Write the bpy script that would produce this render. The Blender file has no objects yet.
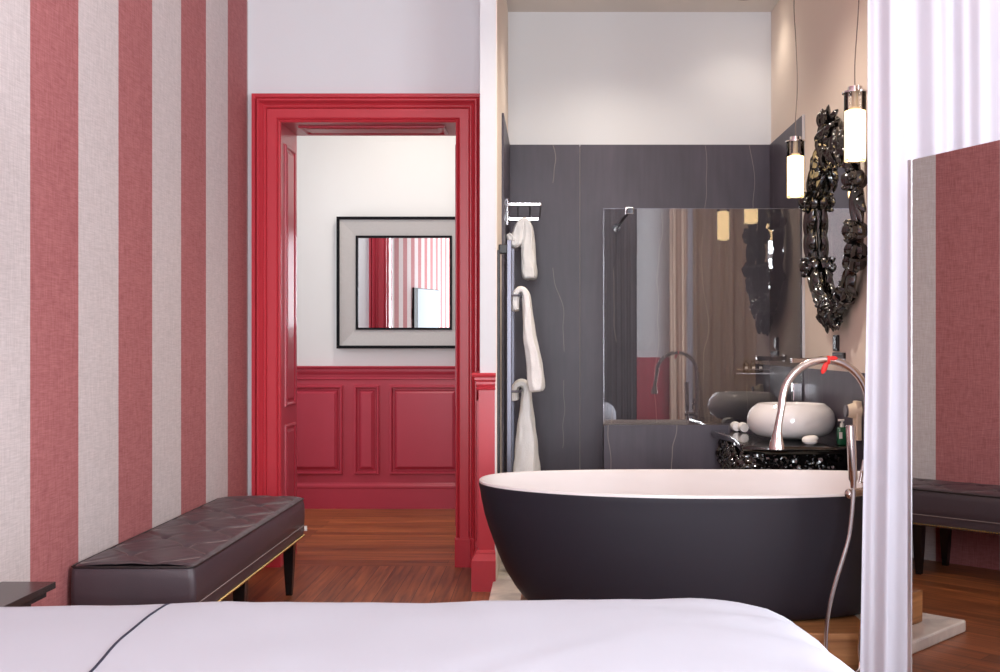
import bpy, bmesh, math, random
from mathutils import Vector, Matrix, noise
random.seed(7)
PI = math.pi
sc = bpy.context.scene
COL = sc.collection
F, VX, VY, CH = 1100.0, 548.0, 346.0, 1.2      # focal length (px), vanishing point, camera height

def at(px, py, y):                              # point of the photo at depth y
    return Vector(((px - VX) * y / F, y, CH - (py - VY) * y / F))
def X(px, y): return (px - VX) * y / F
def Z(py, y): return CH - (py - VY) * y / F

# ------------------------------------------------------------------ materials
def lin(r, g, b):
    def f(c):
        c /= 255.0
        return c / 12.92 if c <= 0.04045 else ((c + 0.055) / 1.055) ** 2.4
    return (f(r), f(g), f(b), 1.0)

def newmat(name):
    m = bpy.data.materials.new(name); m.use_nodes = True
    nt = m.node_tree
    return m, nt, nt.nodes['Principled BSDF']

def plain(name, rgb, rough=0.5, metal=0.0, spec=0.5, coat=0.0, bump=0.0, bscale=60.0, var=0.0, vscale=8.0, emit=None, es=0.0):
    m, nt, p = newmat(name)
    c = lin(*rgb)
    p.inputs['Base Color'].default_value = c
    p.inputs['Roughness'].default_value = rough
    p.inputs['Metallic'].default_value = metal
    p.inputs['Specular IOR Level'].default_value = spec
    p.inputs['Coat Weight'].default_value = coat
    if emit:
        p.inputs['Emission Color'].default_value = lin(*emit)
        p.inputs['Emission Strength'].default_value = es
    tc = nt.nodes.new('ShaderNodeTexCoord')
    if var:
        n = nt.nodes.new('ShaderNodeTexNoise'); n.inputs['Scale'].default_value = vscale; n.inputs['Detail'].default_value = 4
        nt.links.new(tc.outputs['Object'], n.inputs['Vector'])
        r = nt.nodes.new('ShaderNodeMapRange')
        r.inputs['To Min'].default_value = 1 - var; r.inputs['To Max'].default_value = 1 + var
        nt.links.new(n.outputs['Fac'], r.inputs['Value'])
        h = nt.nodes.new('ShaderNodeHueSaturation'); h.inputs['Color'].default_value = c
        nt.links.new(r.outputs['Result'], h.inputs['Value'])
        nt.links.new(h.outputs['Color'], p.inputs['Base Color'])
    if bump:
        n = nt.nodes.new('ShaderNodeTexNoise'); n.inputs['Scale'].default_value = bscale; n.inputs['Detail'].default_value = 3
        nt.links.new(tc.outputs['Object'], n.inputs['Vector'])
        b = nt.nodes.new('ShaderNodeBump'); b.inputs['Strength'].default_value = bump; b.inputs['Distance'].default_value = 0.01
        nt.links.new(n.outputs['Fac'], b.inputs['Height'])
        nt.links.new(b.outputs['Normal'], p.inputs['Normal'])
    return m

def math_node(nt, op, a=None, b=None):
    n = nt.nodes.new('ShaderNodeMath'); n.operation = op
    for i, v in enumerate((a, b)):
        if v is None: continue
        if isinstance(v, (int, float)): n.inputs[i].default_value = v
        else: nt.links.new(v, n.inputs[i])
    return n.outputs[0]

def mix_col(nt, fac, a, b):
    n = nt.nodes.new('ShaderNodeMix'); n.data_type = 'RGBA'
    if isinstance(fac, (int, float)): n.inputs[0].default_value = fac
    else: nt.links.new(fac, n.inputs[0])
    for i, v in ((6, a), (7, b)):
        if isinstance(v, tuple): n.inputs[i].default_value = v
        else: nt.links.new(v, n.inputs[i])
    return n.outputs[2]

def stripe_mat():
    m, nt, p = newmat('striped_fabric_wallpaper')
    g = nt.nodes.new('ShaderNodeNewGeometry'); s = nt.nodes.new('ShaderNodeSeparateXYZ')
    nt.links.new(g.outputs['Position'], s.inputs[0])
    v = math_node(nt, 'DIVIDE', math_node(nt, 'ADD', s.outputs[1], -3.475 + 71.46), 0.7146)
    fr = math_node(nt, 'FRACT', v)
    red = math_node(nt, 'LESS_THAN', fr, 0.5)
    def weave(sx, sy, sz):
        mp = nt.nodes.new('ShaderNodeMapping'); mp.inputs['Scale'].default_value = (sx, sy, sz)
        nt.links.new(g.outputs['Position'], mp.inputs['Vector'])
        n = nt.nodes.new('ShaderNodeTexNoise'); n.inputs['Scale'].default_value = 1.0; n.inputs['Detail'].default_value = 3
        nt.links.new(mp.outputs[0], n.inputs['Vector']); return n.outputs['Fac']
    w = math_node(nt, 'ADD', weave(1, 260, 18), weave(1, 22, 300))
    f = nt.nodes.new('ShaderNodeMapRange'); f.inputs[1].default_value = 0.6; f.inputs[2].default_value = 1.4
    nt.links.new(w, f.inputs[0])
    redc = mix_col(nt, f.outputs[0], lin(146, 82, 84), lin(188, 122, 122))
    beic = mix_col(nt, f.outputs[0], lin(184, 172, 171), lin(216, 204, 203))
    c = mix_col(nt, red, beic, redc)
    nt.links.new(c, p.inputs['Base Color'])
    p.inputs['Roughness'].default_value = 0.85; p.inputs['Specular IOR Level'].default_value = 0.2
    b = nt.nodes.new('ShaderNodeBump'); b.inputs['Strength'].default_value = 0.06; b.inputs['Distance'].default_value = 0.004
    nt.links.new(w, b.inputs['Height']); nt.links.new(b.outputs[0], p.inputs['Normal'])
    return m

def plank_mat(name, along_y, width, length, c1, c2, c3):
    m, nt, p = newmat(name)
    g = nt.nodes.new('ShaderNodeNewGeometry')
    mp = nt.nodes.new('ShaderNodeMapping')
    if along_y: mp.inputs['Rotation'].default_value = (0, 0, PI / 2)
    nt.links.new(g.outputs['Position'], mp.inputs['Vector'])
    br = nt.nodes.new('ShaderNodeTexBrick')
    br.inputs['Scale'].default_value = 1.0; br.inputs['Brick Width'].default_value = length; br.inputs['Row Height'].default_value = width
    br.inputs['Mortar Size'].default_value = 0.0016; br.inputs['Mortar Smooth'].default_value = 0.1; br.inputs['Bias'].default_value = 0
    br.inputs['Color1'].default_value = (0, 0, 0, 1); br.inputs['Color2'].default_value = (1, 1, 1, 1); br.inputs['Mortar'].default_value = (0.5, 0.5, 0.5, 1)
    br.offset = 0.37; nt.links.new(mp.outputs[0], br.inputs['Vector'])
    mp2 = nt.nodes.new('ShaderNodeMapping'); mp2.inputs['Scale'].default_value = (2.2, 38, 1)
    nt.links.new(mp.outputs[0], mp2.inputs['Vector'])
    n = nt.nodes.new('ShaderNodeTexNoise'); n.inputs['Scale'].default_value = 1.0; n.inputs['Detail'].default_value = 6; n.inputs['Distortion'].default_value = 0.6
    nt.links.new(mp2.outputs[0], n.inputs['Vector'])
    r = nt.nodes.new('ShaderNodeMapRange'); r.inputs[1].default_value = 0.3; r.inputs[2].default_value = 0.7
    nt.links.new(n.outputs['Fac'], r.inputs[0])
    grain = mix_col(nt, r.outputs[0], lin(*c1), lin(*c2))
    tint = nt.nodes.new('ShaderNodeMapRange'); tint.inputs[3].default_value = 0.72; tint.inputs[4].default_value = 1.25
    sp = nt.nodes.new('ShaderNodeSeparateColor'); nt.links.new(br.outputs['Color'], sp.inputs[0])
    nt.links.new(sp.outputs[0], tint.inputs[0])
    h = nt.nodes.new('ShaderNodeHueSaturation'); nt.links.new(grain, h.inputs['Color']); nt.links.new(tint.outputs[0], h.inputs['Value'])
    c = mix_col(nt, br.outputs['Fac'], h.outputs[0], lin(*c3))
    nt.links.new(c, p.inputs['Base Color'])
    p.inputs['Roughness'].default_value = 0.36
    b = nt.nodes.new('ShaderNodeBump'); b.inputs['Strength'].default_value = 0.12; b.inputs['Distance'].default_value = 0.003
    nt.links.new(n.outputs['Fac'], b.inputs['Height']); nt.links.new(b.outputs[0], p.inputs['Normal'])
    return m

def slate_mat():
    m, nt, p = newmat('dark_veined_slate')
    g = nt.nodes.new('ShaderNodeNewGeometry')
    def nz(scale, sv, det=5, dist=0.0):
        mp = nt.nodes.new('ShaderNodeMapping'); mp.inputs['Scale'].default_value = sv
        nt.links.new(g.outputs['Position'], mp.inputs['Vector'])
        n = nt.nodes.new('ShaderNodeTexNoise'); n.inputs['Scale'].default_value = scale; n.inputs['Detail'].default_value = det; n.inputs['Distortion'].default_value = dist
        nt.links.new(mp.outputs[0], n.inputs['Vector']); return n.outputs['Fac']
    base = mix_col(nt, math_node(nt, 'ADD', math_node(nt, 'MULTIPLY', nz(3.0, (1, 1, .5), 8, .5), 1.0), math_node(nt, 'MULTIPLY', math_node(nt, 'SUBTRACT', nz(9, (4, 4, .35), 6), .5), 0.4)), lin(42, 38, 49), lin(90, 82, 95))
    sx = nt.nodes.new('ShaderNodeSeparateXYZ'); nt.links.new(g.outputs['Position'], sx.inputs[0])
    # thin drifting near-vertical veins
    xx = math_node(nt, 'ADD', sx.outputs[0], sx.outputs[1])
    w = math_node(nt, 'ADD', xx, math_node(nt, 'MULTIPLY', nz(1.1, (1, 1, .9), 3), 0.34))
    fr = math_node(nt, 'ABSOLUTE', math_node(nt, 'SUBTRACT', math_node(nt, 'FRACT', math_node(nt, 'MULTIPLY', w, 3.3)), 0.5))
    line = math_node(nt, 'LESS_THAN', fr, 0.006)
    gate = math_node(nt, 'GREATER_THAN', nz(1.6, (1.3, 1.3, .5), 2), 0.47)
    v = math_node(nt, 'MULTIPLY', math_node(nt, 'MULTIPLY', line, gate), 0.3)
    c = mix_col(nt, v, base, lin(196, 184, 172))
    nt.links.new(c, p.inputs['Base Color'])
    p.inputs['Roughness'].default_value = 0.42
    b = nt.nodes.new('ShaderNodeBump'); b.inputs['Strength'].default_value = 0.12; b.inputs['Distance'].default_value = 0.006
    nt.links.new(nz(14, (1, 1, .5), 6), b.inputs['Height']); nt.links.new(b.outputs[0], p.inputs['Normal'])
    return m

def marble_mat():
    m, nt, p = newmat('pale_marble')
    g = nt.nodes.new('ShaderNodeNewGeometry')
    n = nt.nodes.new('ShaderNodeTexNoise'); n.inputs['Scale'].default_value = 5; n.inputs['Detail'].default_value = 8; n.inputs['Distortion'].default_value = 1.6
    nt.links.new(g.outputs['Position'], n.inputs['Vector'])
    r = nt.nodes.new('ShaderNodeMapRange'); r.inputs[1].default_value = 0.35; r.inputs[2].default_value = 0.62
    nt.links.new(n.outputs['Fac'], r.inputs[0])
    nt.links.new(mix_col(nt, r.outputs[0], lin(194, 188, 182), lin(236, 228, 216)), p.inputs['Base Color'])
    p.inputs['Roughness'].default_value = 0.3
    return m

def wood_mat(name, c1, c2, axis_scale, rough=0.45):
    m, nt, p = newmat(name)
    g = nt.nodes.new('ShaderNodeNewGeometry')
    mp = nt.nodes.new('ShaderNodeMapping'); mp.inputs['Scale'].default_value = axis_scale
    nt.links.new(g.outputs['Position'], mp.inputs['Vector'])
    n = nt.nodes.new('ShaderNodeTexNoise'); n.inputs['Scale'].default_value = 1; n.inputs['Detail'].default_value = 6; n.inputs['Distortion'].default_value = 1.0
    nt.links.new(mp.outputs[0], n.inputs['Vector'])
    r = nt.nodes.new('ShaderNodeMapRange'); r.inputs[1].default_value = 0.3; r.inputs[2].default_value = 0.7
    nt.links.new(n.outputs['Fac'], r.inputs[0])
    nt.links.new(mix_col(nt, r.outputs[0], lin(*c1), lin(*c2)), p.inputs['Base Color'])
    p.inputs['Roughness'].default_value = rough
    return m

def screen_glass_mat():
    m, nt, p = newmat('reflective_screen_glass')
    nt.nodes.remove(p)
    out = nt.nodes['Material Output']
    t = nt.nodes.new('ShaderNodeBsdfTransparent'); t.inputs[0].default_value = (0.93, 0.93, 0.92, 1)
    g = nt.nodes.new('ShaderNodeBsdfGlossy'); g.inputs['Roughness'].default_value = 0.0; g.inputs[0].default_value = (1, 1, 1, 1)
    mx = nt.nodes.new('ShaderNodeMixShader'); mx.inputs[0].default_value = 0.105
    nt.links.new(t.outputs[0], mx.inputs[1]); nt.links.new(g.outputs[0], mx.inputs[2])
    nt.links.new(mx.outputs[0], out.inputs[0])
    return m

def clear_glass_mat():
    m, nt, p = newmat('clear_glass')
    nt.nodes.remove(p)
    out = nt.nodes['Material Output']
    t = nt.nodes.new('ShaderNodeBsdfTransparent'); t.inputs[0].default_value = (0.96, 0.95, 0.93, 1)
    g = nt.nodes.new('ShaderNodeBsdfGlossy'); g.inputs['Roughness'].default_value = 0.02
    fr = nt.nodes.new('ShaderNodeFresnel'); fr.inputs[0].default_value = 1.5
    mx = nt.nodes.new('ShaderNodeMixShader')
    nt.links.new(fr.outputs[0], mx.inputs[0])
    nt.links.new(t.outputs[0], mx.inputs[1]); nt.links.new(g.outputs[0], mx.inputs[2])
    nt.links.new(mx.outputs[0], out.inputs[0])
    return m

def sheer_mat():
    m, nt, p = newmat('white_sheer_cloth')
    out = nt.nodes['Material Output']
    p.inputs['Base Color'].default_value = lin(212, 210, 221); p.inputs['Roughness'].default_value = 0.9
    p.inputs['Specular IOR Level'].default_value = 0.1
    t = nt.nodes.new('ShaderNodeBsdfTranslucent'); t.inputs[0].default_value = lin(212, 210, 221)
    mx = nt.nodes.new('ShaderNodeMixShader'); mx.inputs[0].default_value = 0.35
    nt.links.new(p.outputs[0], mx.inputs[1]); nt.links.new(t.outputs[0], mx.inputs[2]); nt.links.new(mx.outputs[0], out.inputs[0])
    return m

M = {}
M['stripe'] = stripe_mat()
M['white'] = plain('white_wall_paint', (226, 229, 233), 0.8, spec=0.2, bump=0.03, bscale=90)
M['hallwhite'] = plain('hall_wall_paint', (226, 224, 220), 0.8, spec=0.2)
M['cream'] = plain('cream_bath_paint', (240, 226, 214), 0.8, spec=0.2, bump=0.03, bscale=90)
M['ceil'] = plain('ceiling_paint', (230, 224, 218), 0.85, spec=0.2)
M['red'] = plain('red_gloss_paint', (196, 58, 70), 0.3, spec=0.45, bump=0.03, bscale=25, var=0.05)
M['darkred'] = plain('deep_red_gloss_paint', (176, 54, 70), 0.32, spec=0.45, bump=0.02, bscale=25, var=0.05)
M['floor'] = plank_mat('red_brown_boards', True, 0.092, 1.5, (90, 48, 26), (156, 92, 52), (44, 22, 14))
M['hallfloor'] = plank_mat('red_brown_hall_boards', False, 0.092, 1.5, (104, 54, 28), (176, 104, 58), (50, 26, 14))
M['slate'] = slate_mat()
M['grout'] = plain('pale_grout', (150, 142, 140), 0.8)
M['marble'] = marble_mat()
M['oak'] = wood_mat('warm_oak_plinth', (128, 82, 46), (186, 132, 84), (2.0, 22, 30))
M['leather'] = plain('dark_brown_leather', (72, 60, 66), 0.40, spec=0.5, bump=0.05, bscale=220, var=0.06)
M['thread'] = plain('pale_thread', (140, 124, 122), 0.7)
M['piping'] = plain('dark_leather_piping', (34, 26, 28), 0.4)
M['brass'] = plain('brass_nails', (226, 196, 130), 0.25, metal=1.0)
M['blackwood'] = plain('black_lacquered_wood', (18, 15, 16), 0.25, spec=0.5, var=0.1)
M['tablewood'] = plain('dark_stained_table_wood', (52, 44, 44), 0.22, spec=0.5, var=0.1)
M['tubout'] = plain('charcoal_tub_exterior', (34, 32, 42), 0.5, spec=0.4, bump=0.02, bscale=40, var=0.08, vscale=5)
M['tubin'] = plain('white_tub_interior', (224, 218, 218), 0.3, spec=0.5)
M['porcelain'] = plain('white_porcelain', (238, 234, 232), 0.08, spec=0.6, coat=0.4)
M['chrome'] = plain('brushed_nickel', (196, 186, 182), 0.17, metal=1.0)
M['polish'] = plain('polished_chrome', (232, 232, 236), 0.06, metal=1.0)
M['baroque'] = plain('black_gloss_carving', (14, 12, 12), 0.13, spec=0.7, coat=0.6)
M['mirror'] = plain('mirror_silver', (246, 248, 248), 0.0, metal=1.0)
M['mirrordark'] = plain('slightly_tinted_mirror_silver', (214, 212, 210), 0.0, metal=1.0)
M['bed'] = plain('white_cotton', (186, 187, 197), 0.85, spec=0.15, bump=0.06, bscale=14)
M['navy'] = plain('navy_piping', (30, 30, 52), 0.7)
M['terry'] = plain('white_terry_towel', (250, 248, 246), 0.95, spec=0.05, bump=0.5, bscale=160)
M['black'] = plain('black_metal', (30, 29, 32), 0.4, spec=0.5)
M['grey'] = plain('grey_metal_tube', (112, 112, 124), 0.35, metal=0.6)
M['frame'] = plain('grey_woven_frame', (186, 182, 178), 0.45, spec=0.4, bump=0.2, bscale=180, var=0.1, vscale=120)
M['blackedge'] = plain('black_frame_edge', (8, 7, 11), 0.5, spec=0.15)
M['screen'] = screen_glass_mat()
M['glass'] = clear_glass_mat()
M['sheer'] = sheer_mat()
M['taupe'] = plain('taupe_cloth', (236, 214, 194), 0.9, spec=0.1)
M['darktaupe'] = plain('dark_taupe_cloth', (206, 180, 160), 0.9, spec=0.1)
M['charcoal'] = plain('charcoal_cloth', (52, 48, 54), 0.9, spec=0.1)
M['alu'] = plain('satin_aluminium', (222, 224, 230), 0.3, metal=0.7)
M['glow'] = plain('glowing_frosted_tube', (255, 236, 200), 0.5, emit=(255, 216, 158), es=4.5)
M['lampglow'] = plain('downlight_lens', (255, 244, 226), 0.5, emit=(255, 240, 220), es=8.0)
M['green'] = plain('green_bottle', (30, 92, 62), 0.2, spec=0.6)
M['whiteplastic'] = plain('white_plastic', (236, 232, 226), 0.4)
M['creamplastic'] = plain('cream_plastic', (232, 216, 192), 0.4)
M['label'] = plain('white_paper_label', (236, 234, 228), 0.7)
M['darkglass'] = plain('dark_bottle', (24, 20, 20), 0.12, spec=0.6)
M['redribbon'] = plain('red_ribbon', (224, 40, 34), 0.5)
M['cable'] = plain('grey_cable', (120, 104, 98), 0.5)
M['soap'] = plain('white_soap_wrap', (244, 238, 230), 0.5)
M['greybasket'] = plain('grey_cloth', (150, 144, 140), 0.9)
M['tvface'] = plain('pale_glossy_panel', (170, 184, 196), 0.15)
M['frost'] = plain('window_frame_white', (236, 236, 238), 0.4)

# ------------------------------------------------------------------ mesh builder
class MB:
    def __init__(s): s.v = []; s.f = []
    def add(s, verts, faces):
        o = len(s.v); s.v += [Vector(v) for v in verts]; s.f += [tuple(i + o for i in f) for f in faces]; return s
    def box(s, x0, x1, y0, y1, z0, z1, bev=0.0, seg=2, rot=None):
        bm = bmesh.new()
        bmesh.ops.create_cube(bm, size=1.0)
        for v in bm.verts:
            v.co = Vector((x0 + (v.co.x + .5) * (x1 - x0), y0 + (v.co.y + .5) * (y1 - y0), z0 + (v.co.z + .5) * (z1 - z0)))
        if bev > 0:
            bmesh.ops.bevel(bm, geom=list(bm.edges), offset=bev, segments=seg, profile=0.5, affect='EDGES')
        if rot: bm.transform(rot)
        s.bm(bm); return s
    def bm(s, bm):
        bm.verts.index_update()
        s.add([v.co.copy() for v in bm.verts], [tuple(v.index for v in f.verts) for f in bm.faces]); bm.free(); return s
    def tube(s, pts, r, n=10, caps=True, rad=None):
        pts = [Vector(p) for p in pts]
        rings = []
        up = None
        for i, p in enumerate(pts):
            a = pts[max(i - 1, 0)]; b = pts[min(i + 1, len(pts) - 1)]
            t = (b - a).normalized()
            if up is None:
                up = Vector((0, 0, 1)) if abs(t.z) < 0.9 else Vector((0, 1, 0))
            u = (up - t * up.dot(t)).normalized(); w = t.cross(u); up = u
            rr = rad[i] if rad else r
            rings.append([p + (u * math.cos(2 * PI * k / n) + w * math.sin(2 * PI * k / n)) * rr for k in range(n)])
        s.loft(rings, True, caps); return s
    def loft(s, rings, closed=True, caps=True):
        n = len(rings[0]); vs = [v for r in rings for v in r]; fs = []
        for i in range(len(rings) - 1):
            for k in range(n if closed else n - 1):
                k2 = (k + 1) % n
                fs.append((i * n + k, i * n + k2, (i + 1) * n + k2, (i + 1) * n + k))
        if caps:
            fs.append(tuple(range(n - 1, -1, -1))); fs.append(tuple((len(rings) - 1) * n + k for k in range(n)))
        s.add(vs, fs); return s
    def lathe(s, c, prof, n=24, axis='z', sx=1.0, sy=1.0):
        c = Vector(c); rings = []
        for r, h in prof:
            ring = []
            for k in range(n):
                a = 2 * PI * k / n
                p = Vector((r * sx * math.cos(a), r * sy * math.sin(a), h))
                if axis == 'x': p = Vector((p.z, p.x, p.y))
                if axis == 'y': p = Vector((p.y, p.z, p.x))
                ring.append(c + p)
            rings.append(ring)
        s.loft(rings, True, True); return s
    def lobed(s, c, ax, up, L, rb, rc, k=0, amp=0.0, seg=16, ring=8, sharp=1.0, bend=0.0):
        """spindle of length L about axis ax with k lobes round it"""
        c = Vector(c); ax = Vector(ax).normalized(); up = Vector(up)
        u = (up - ax * up.dot(ax)).normalized(); w = ax.cross(u)
        rings = []
        for i in range(ring + 1):
            t = -1 + 2 * i / ring
            t = max(-.985, min(.985, t))
            r = (1 - t * t) ** (0.5 * sharp)
            rr = []
            for q in range(seg):
                a = 2 * PI * q / seg
                m = 1 + (amp * math.cos(k * a) if k else 0)
                rr.append(c + ax * (t * L / 2) + u * (math.cos(a) * rb * r * m + bend * t * t) + w * (math.sin(a) * rc * r * m))
            rings.append(rr)
        s.loft(rings, True, True); return s
    def prism(s, pts, axis, a, b):
        """polygon in the two other axes extruded along axis from a to b"""
        def mk(p, h):
            return Vector({'x': (h, p[0], p[1]), 'y': (p[0], h, p[1]), 'z': (p[0], p[1], h)}[axis])
        n = len(pts)
        s.add([mk(p, a) for p in pts] + [mk(p, b) for p in pts],
              [tuple(range(n)), tuple(range(2 * n - 1, n - 1, -1))] + [(k, n + k, n + (k + 1) % n, (k + 1) % n) for k in range(n)])
        return s
    def build(s, name, mat, parent=None, smooth=True, angle=35, kind=None, label=None, mods=None):
        off = parent_loc(parent)
        me = bpy.data.meshes.new(name)
        me.from_pydata([v - off for v in s.v], [], s.f); me.update()
        bm = bmesh.new(); bm.from_mesh(me); bmesh.ops.recalc_face_normals(bm, faces=bm.faces[:]); bm.to_mesh(me); bm.free()
        if smooth:
            me.shade_smooth(); me.set_sharp_from_angle(angle=math.radians(angle))
        me.materials.append(M[mat] if isinstance(mat, str) else mat)
        o = bpy.data.objects.new(name, me); COL.objects.link(o)
        if parent: o.parent = parent
        if kind: o['kind'] = kind
        if label: o['label'] = label
        if mods: mods(o)
        return o

def parent_loc(p):
    v = Vector((0, 0, 0))
    while p is not None:
        v += Vector(p.location); p = p.parent
    return v

def thing(name, label, cat, loc, group=None):
    o = bpy.data.objects.new(name, None); COL.objects.link(o); o.location = loc; o.empty_display_size = 0.1
    o['label'] = label; o['category'] = cat
    if group: o['group'] = group
    return o
def tag(o, label, cat, group=None):
    o['label'] = label; o['category'] = cat
    if group: o['group'] = group
    return o
def struct(name, loc=(0, 0, 0)):
    o = bpy.data.objects.new(name, None); COL.objects.link(o); o.location = loc; o['kind'] = 'structure'; return o
def S(name, mb, mat, parent=None, smooth=False):
    return mb.build(name, mat, parent, smooth, kind='structure')
def copy_tree(o, parent=None):
    c = o.copy(); COL.objects.link(c)
    if parent: c.parent = parent
    for ch in list(o.children): copy_tree(ch, c)
    return c
def subsurf(l):
    def f(o):
        m = o.modifiers.new('s', 'SUBSURF'); m.levels = l; m.render_levels = l
    return f

# ------------------------------------------------------------------ key dimensions
XL = -1.636                     # striped wall
YD, YH = 6.0, 6.35              # doorway wall, front and hall side
YF = 8.15                       # hall far wall
YN = 5.41                       # front of the partition
XN0, XN1 = -.3344, -.2508       # partition faces
YB = 6.9                        # bath back wall
XR = 1.40                       # bath side wall
YG = 6.0                        # glass screen
YBACK = -2.6
XW = 2.9                        # window wall
HB, HC = 3.295, 3.6

# ------------------------------------------------------------------ shell
S('floor', MB().box(XL - .1, XW, YBACK, YD, -.1, 0), 'floor')
S('floor_hall', MB().box(-3.4, XN0, YD, YF, -.1, 0), 'hallfloor')
S('wall_left', MB().box(XL - .12, XL, YBACK, YD, 0, HC), 'stripe')
S('wall_far', MB().box(-3.4, XN0, YF, YF + .12, 0, 3.4), 'hallwhite')
S('wall_hall', MB().box(-3.5, -3.4, YH, YF, 0, .6).box(-3.5, -3.4, YH, YF, 2.7, 3.4).box(-3.5, -3.4, YH, 6.6, .6, 2.7).box(-3.5, -3.4, 7.9, YF, .6, 2.7), 'white')
S('ceiling_hall', MB().box(-3.5, XN0, YH, YF, 3.2, 3.3), 'ceil')
DX0, DX1, DZ = X(281.5, YD), X(456, YD), Z(123, YD)      # clear opening
S('wall_door', MB().box(XL - .12, DX0 - .02, YD, YH, 0, HC).box(DX1 + .02, XN0, YD, YH, 0, HC)
  .box(DX0 - .02, DX1 + .02, YD, YH, DZ + .02, HC).box(-3.5, XL - .12, YH - .1, YH, 0, 3.4), 'white')
S('wall_partition', MB().box(XN0, XN1 - .006, YN, YF + .12, 0, HC), 'white')
S('wall_bath_side', MB().box(XN1 - .006, XN1, YN + .003, YB + .1, 0, HB), 'cream')
S('wall_bath_back', MB().box(XN1, XR, YB, YB + .1, 0, HC), 'white')
S('wall_right', MB().box(XR, XR + .12, 4.65, YB + .1, 0, HC).box(XR + .12, 1.87, 4.65, 4.75, 0, HC).box(1.75, 1.87, 3.95, 4.65, 0, HC)
  .box(1.87, XW, 3.95, 4.05, 0, HC), 'cream')
S('ceiling_bath', MB().box(XN1, 1.75, 3.97, YB, HB, HB + .08), 'ceil')
S('ceiling', MB().box(XL - .1, XW, YBACK, YD + .3, HC, HC + .1), 'ceil')
# window wall to the right of the bed and wall behind the bed, with openings (rear one added)
S('wall_window', MB().box(XW, XW + .2, YBACK, -2.2, 0, HC).box(XW, XW + .2, 2.6, 4.05, 0, HC)
  .box(XW, XW + .2, -2.2, 2.6, 0, .35).box(XW, XW + .2, -2.2, 2.6, 3.2, HC).box(XW, XW + .2, .05, .35, .35, 3.2), 'white')
S('wall_back', MB().box(XL - .12, -.75, YBACK - .2, YBACK, 0, HC).box(.7, XW + .2, YBACK - .2, YBACK, 0, HC)
  .box(-.75, .7, YBACK - .2, YBACK, 0, .4).box(-.75, .7, YBACK - .2, YBACK, 3.2, HC), 'white')
S('trim_back', MB().box(.7, XW, YBACK, YBACK + .03, 0, 1.0).box(.7, XW, YBACK, YBACK + .05, .98, 1.05).box(.7, XW, YBACK, YBACK + .045, 0, .16), 'darkred')
def win(name, axis, c, a0, a1, z0, z1):
    r = struct(name)
    m = MB()
    def bar(u0, u1, w0, w1):
        if axis == 'x': m.box(c - .03, c + .03, u0, u1, w0, w1, .004)
        else: m.box(u0, u1, c - .03, c + .03, w0, w1, .004)
    bar(a0, a0 + .07, z0, z1); bar(a1 - .07, a1, z0, z1); bar(a0 + .07, a1 - .07, z0, z0 + .08); bar(a0 + .07, a1 - .07, z1 - .07, z1)
    mid = (a0 + a1) / 2; bar(mid - .05, mid + .05, z0 + .08, z1 - .07)
    zt = z1 - .8; bar(a0 + .07, mid - .05, zt - .03, zt + .03); bar(mid + .05, a1 - .07, zt - .03, zt + .03)
    S('window_frame', m, 'frost', r)
    return r
win('window_1', 'x', XW + .1, -2.2, .05, .35, 3.2)
win('window_2', 'x', XW + .1, .35, 2.6, .35, 3.2)
win('added_window', 'y', YBACK - .1, -.75, .7, .4, 3.2)  # unseen rear window, added to light the doorway wall

# bath: marble floor slab, slate cladding
S('floor_bath', MB().box(-.27, 1.745, 3.77, YN - .002, 0, .05, .008).box(XN1 + .001, XR - .001, YN - .002, YB - .001, 0, .05), 'marble')
sl = None
ZS = Z(145, YB)
S('trim_grout', MB().box(.18, .22, YB - .006, YB, .05, ZS - .01), 'grout', sl)
S('wall_slate', MB().box(XN1 + .001, .1975, YB - .012, YB - .001, .05, ZS), 'slate', sl)
S('wall_slate', MB().box(.2022, XR - .001, YB - .012, YB - .001, .05, ZS), 'slate', sl)
S('wall_slate', MB().box(XN1, XN1 + .012, 5.95, YB - .013, .05, ZS), 'slate', sl)
S('wall_slate', MB().box(XR - .012, XR, YG - .01, YB - .013, .05, ZS), 'slate', sl)
S('wall_slate', MB().box(XR - .01, XR - .0005, 4.66, YG - .013, .05, 1.08), 'slate', sl)
XG0 = X(604, YG)
S('wall_low', MB().box(XG0, XR - .013, YG - .006, YG + .14, .05, Z(425, YG)), 'slate')

# ------------------------------------------------------------------ doorway
dr = struct('door_1')
prof = [(0, 0), (0, .016), (.004, .022), (.010, .026), (.015, .018), (.018, .024), (.024, .030), (.070, .031), (.073, .026), (.076, .036), (.081, .042),
        (.086, .042), (.089, .032), (.098, .040), (.103, .058), (.109, .068), (.116, .068), (.120, .060), (.122, .044), (.128, .040), (.132, .050), (.150, .050), (.150, 0)]
def casing(yface, sgn, z0):
    rings = []
    for path in range(4):
        r = []
        for o, d in prof:
            y = yface + sgn * d
            if path == 0: r.append(Vector((DX0 - o, y, z0)))
            if path == 1: r.append(Vector((DX0 - o, y, DZ + o)))
            if path == 2: r.append(Vector((DX1 + o, y, DZ + o)))
            if path == 3: r.append(Vector((DX1 + o, y, z0)))
        rings.append(r)
    return MB().loft(rings, True, True)
o = casing(YD, -1, .156).build('casing', 'red', dr, True, 18, kind='structure')
o = casing(YH, 1, 0).build('casing', 'darkred', dr, True, 18, kind='structure')
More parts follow.
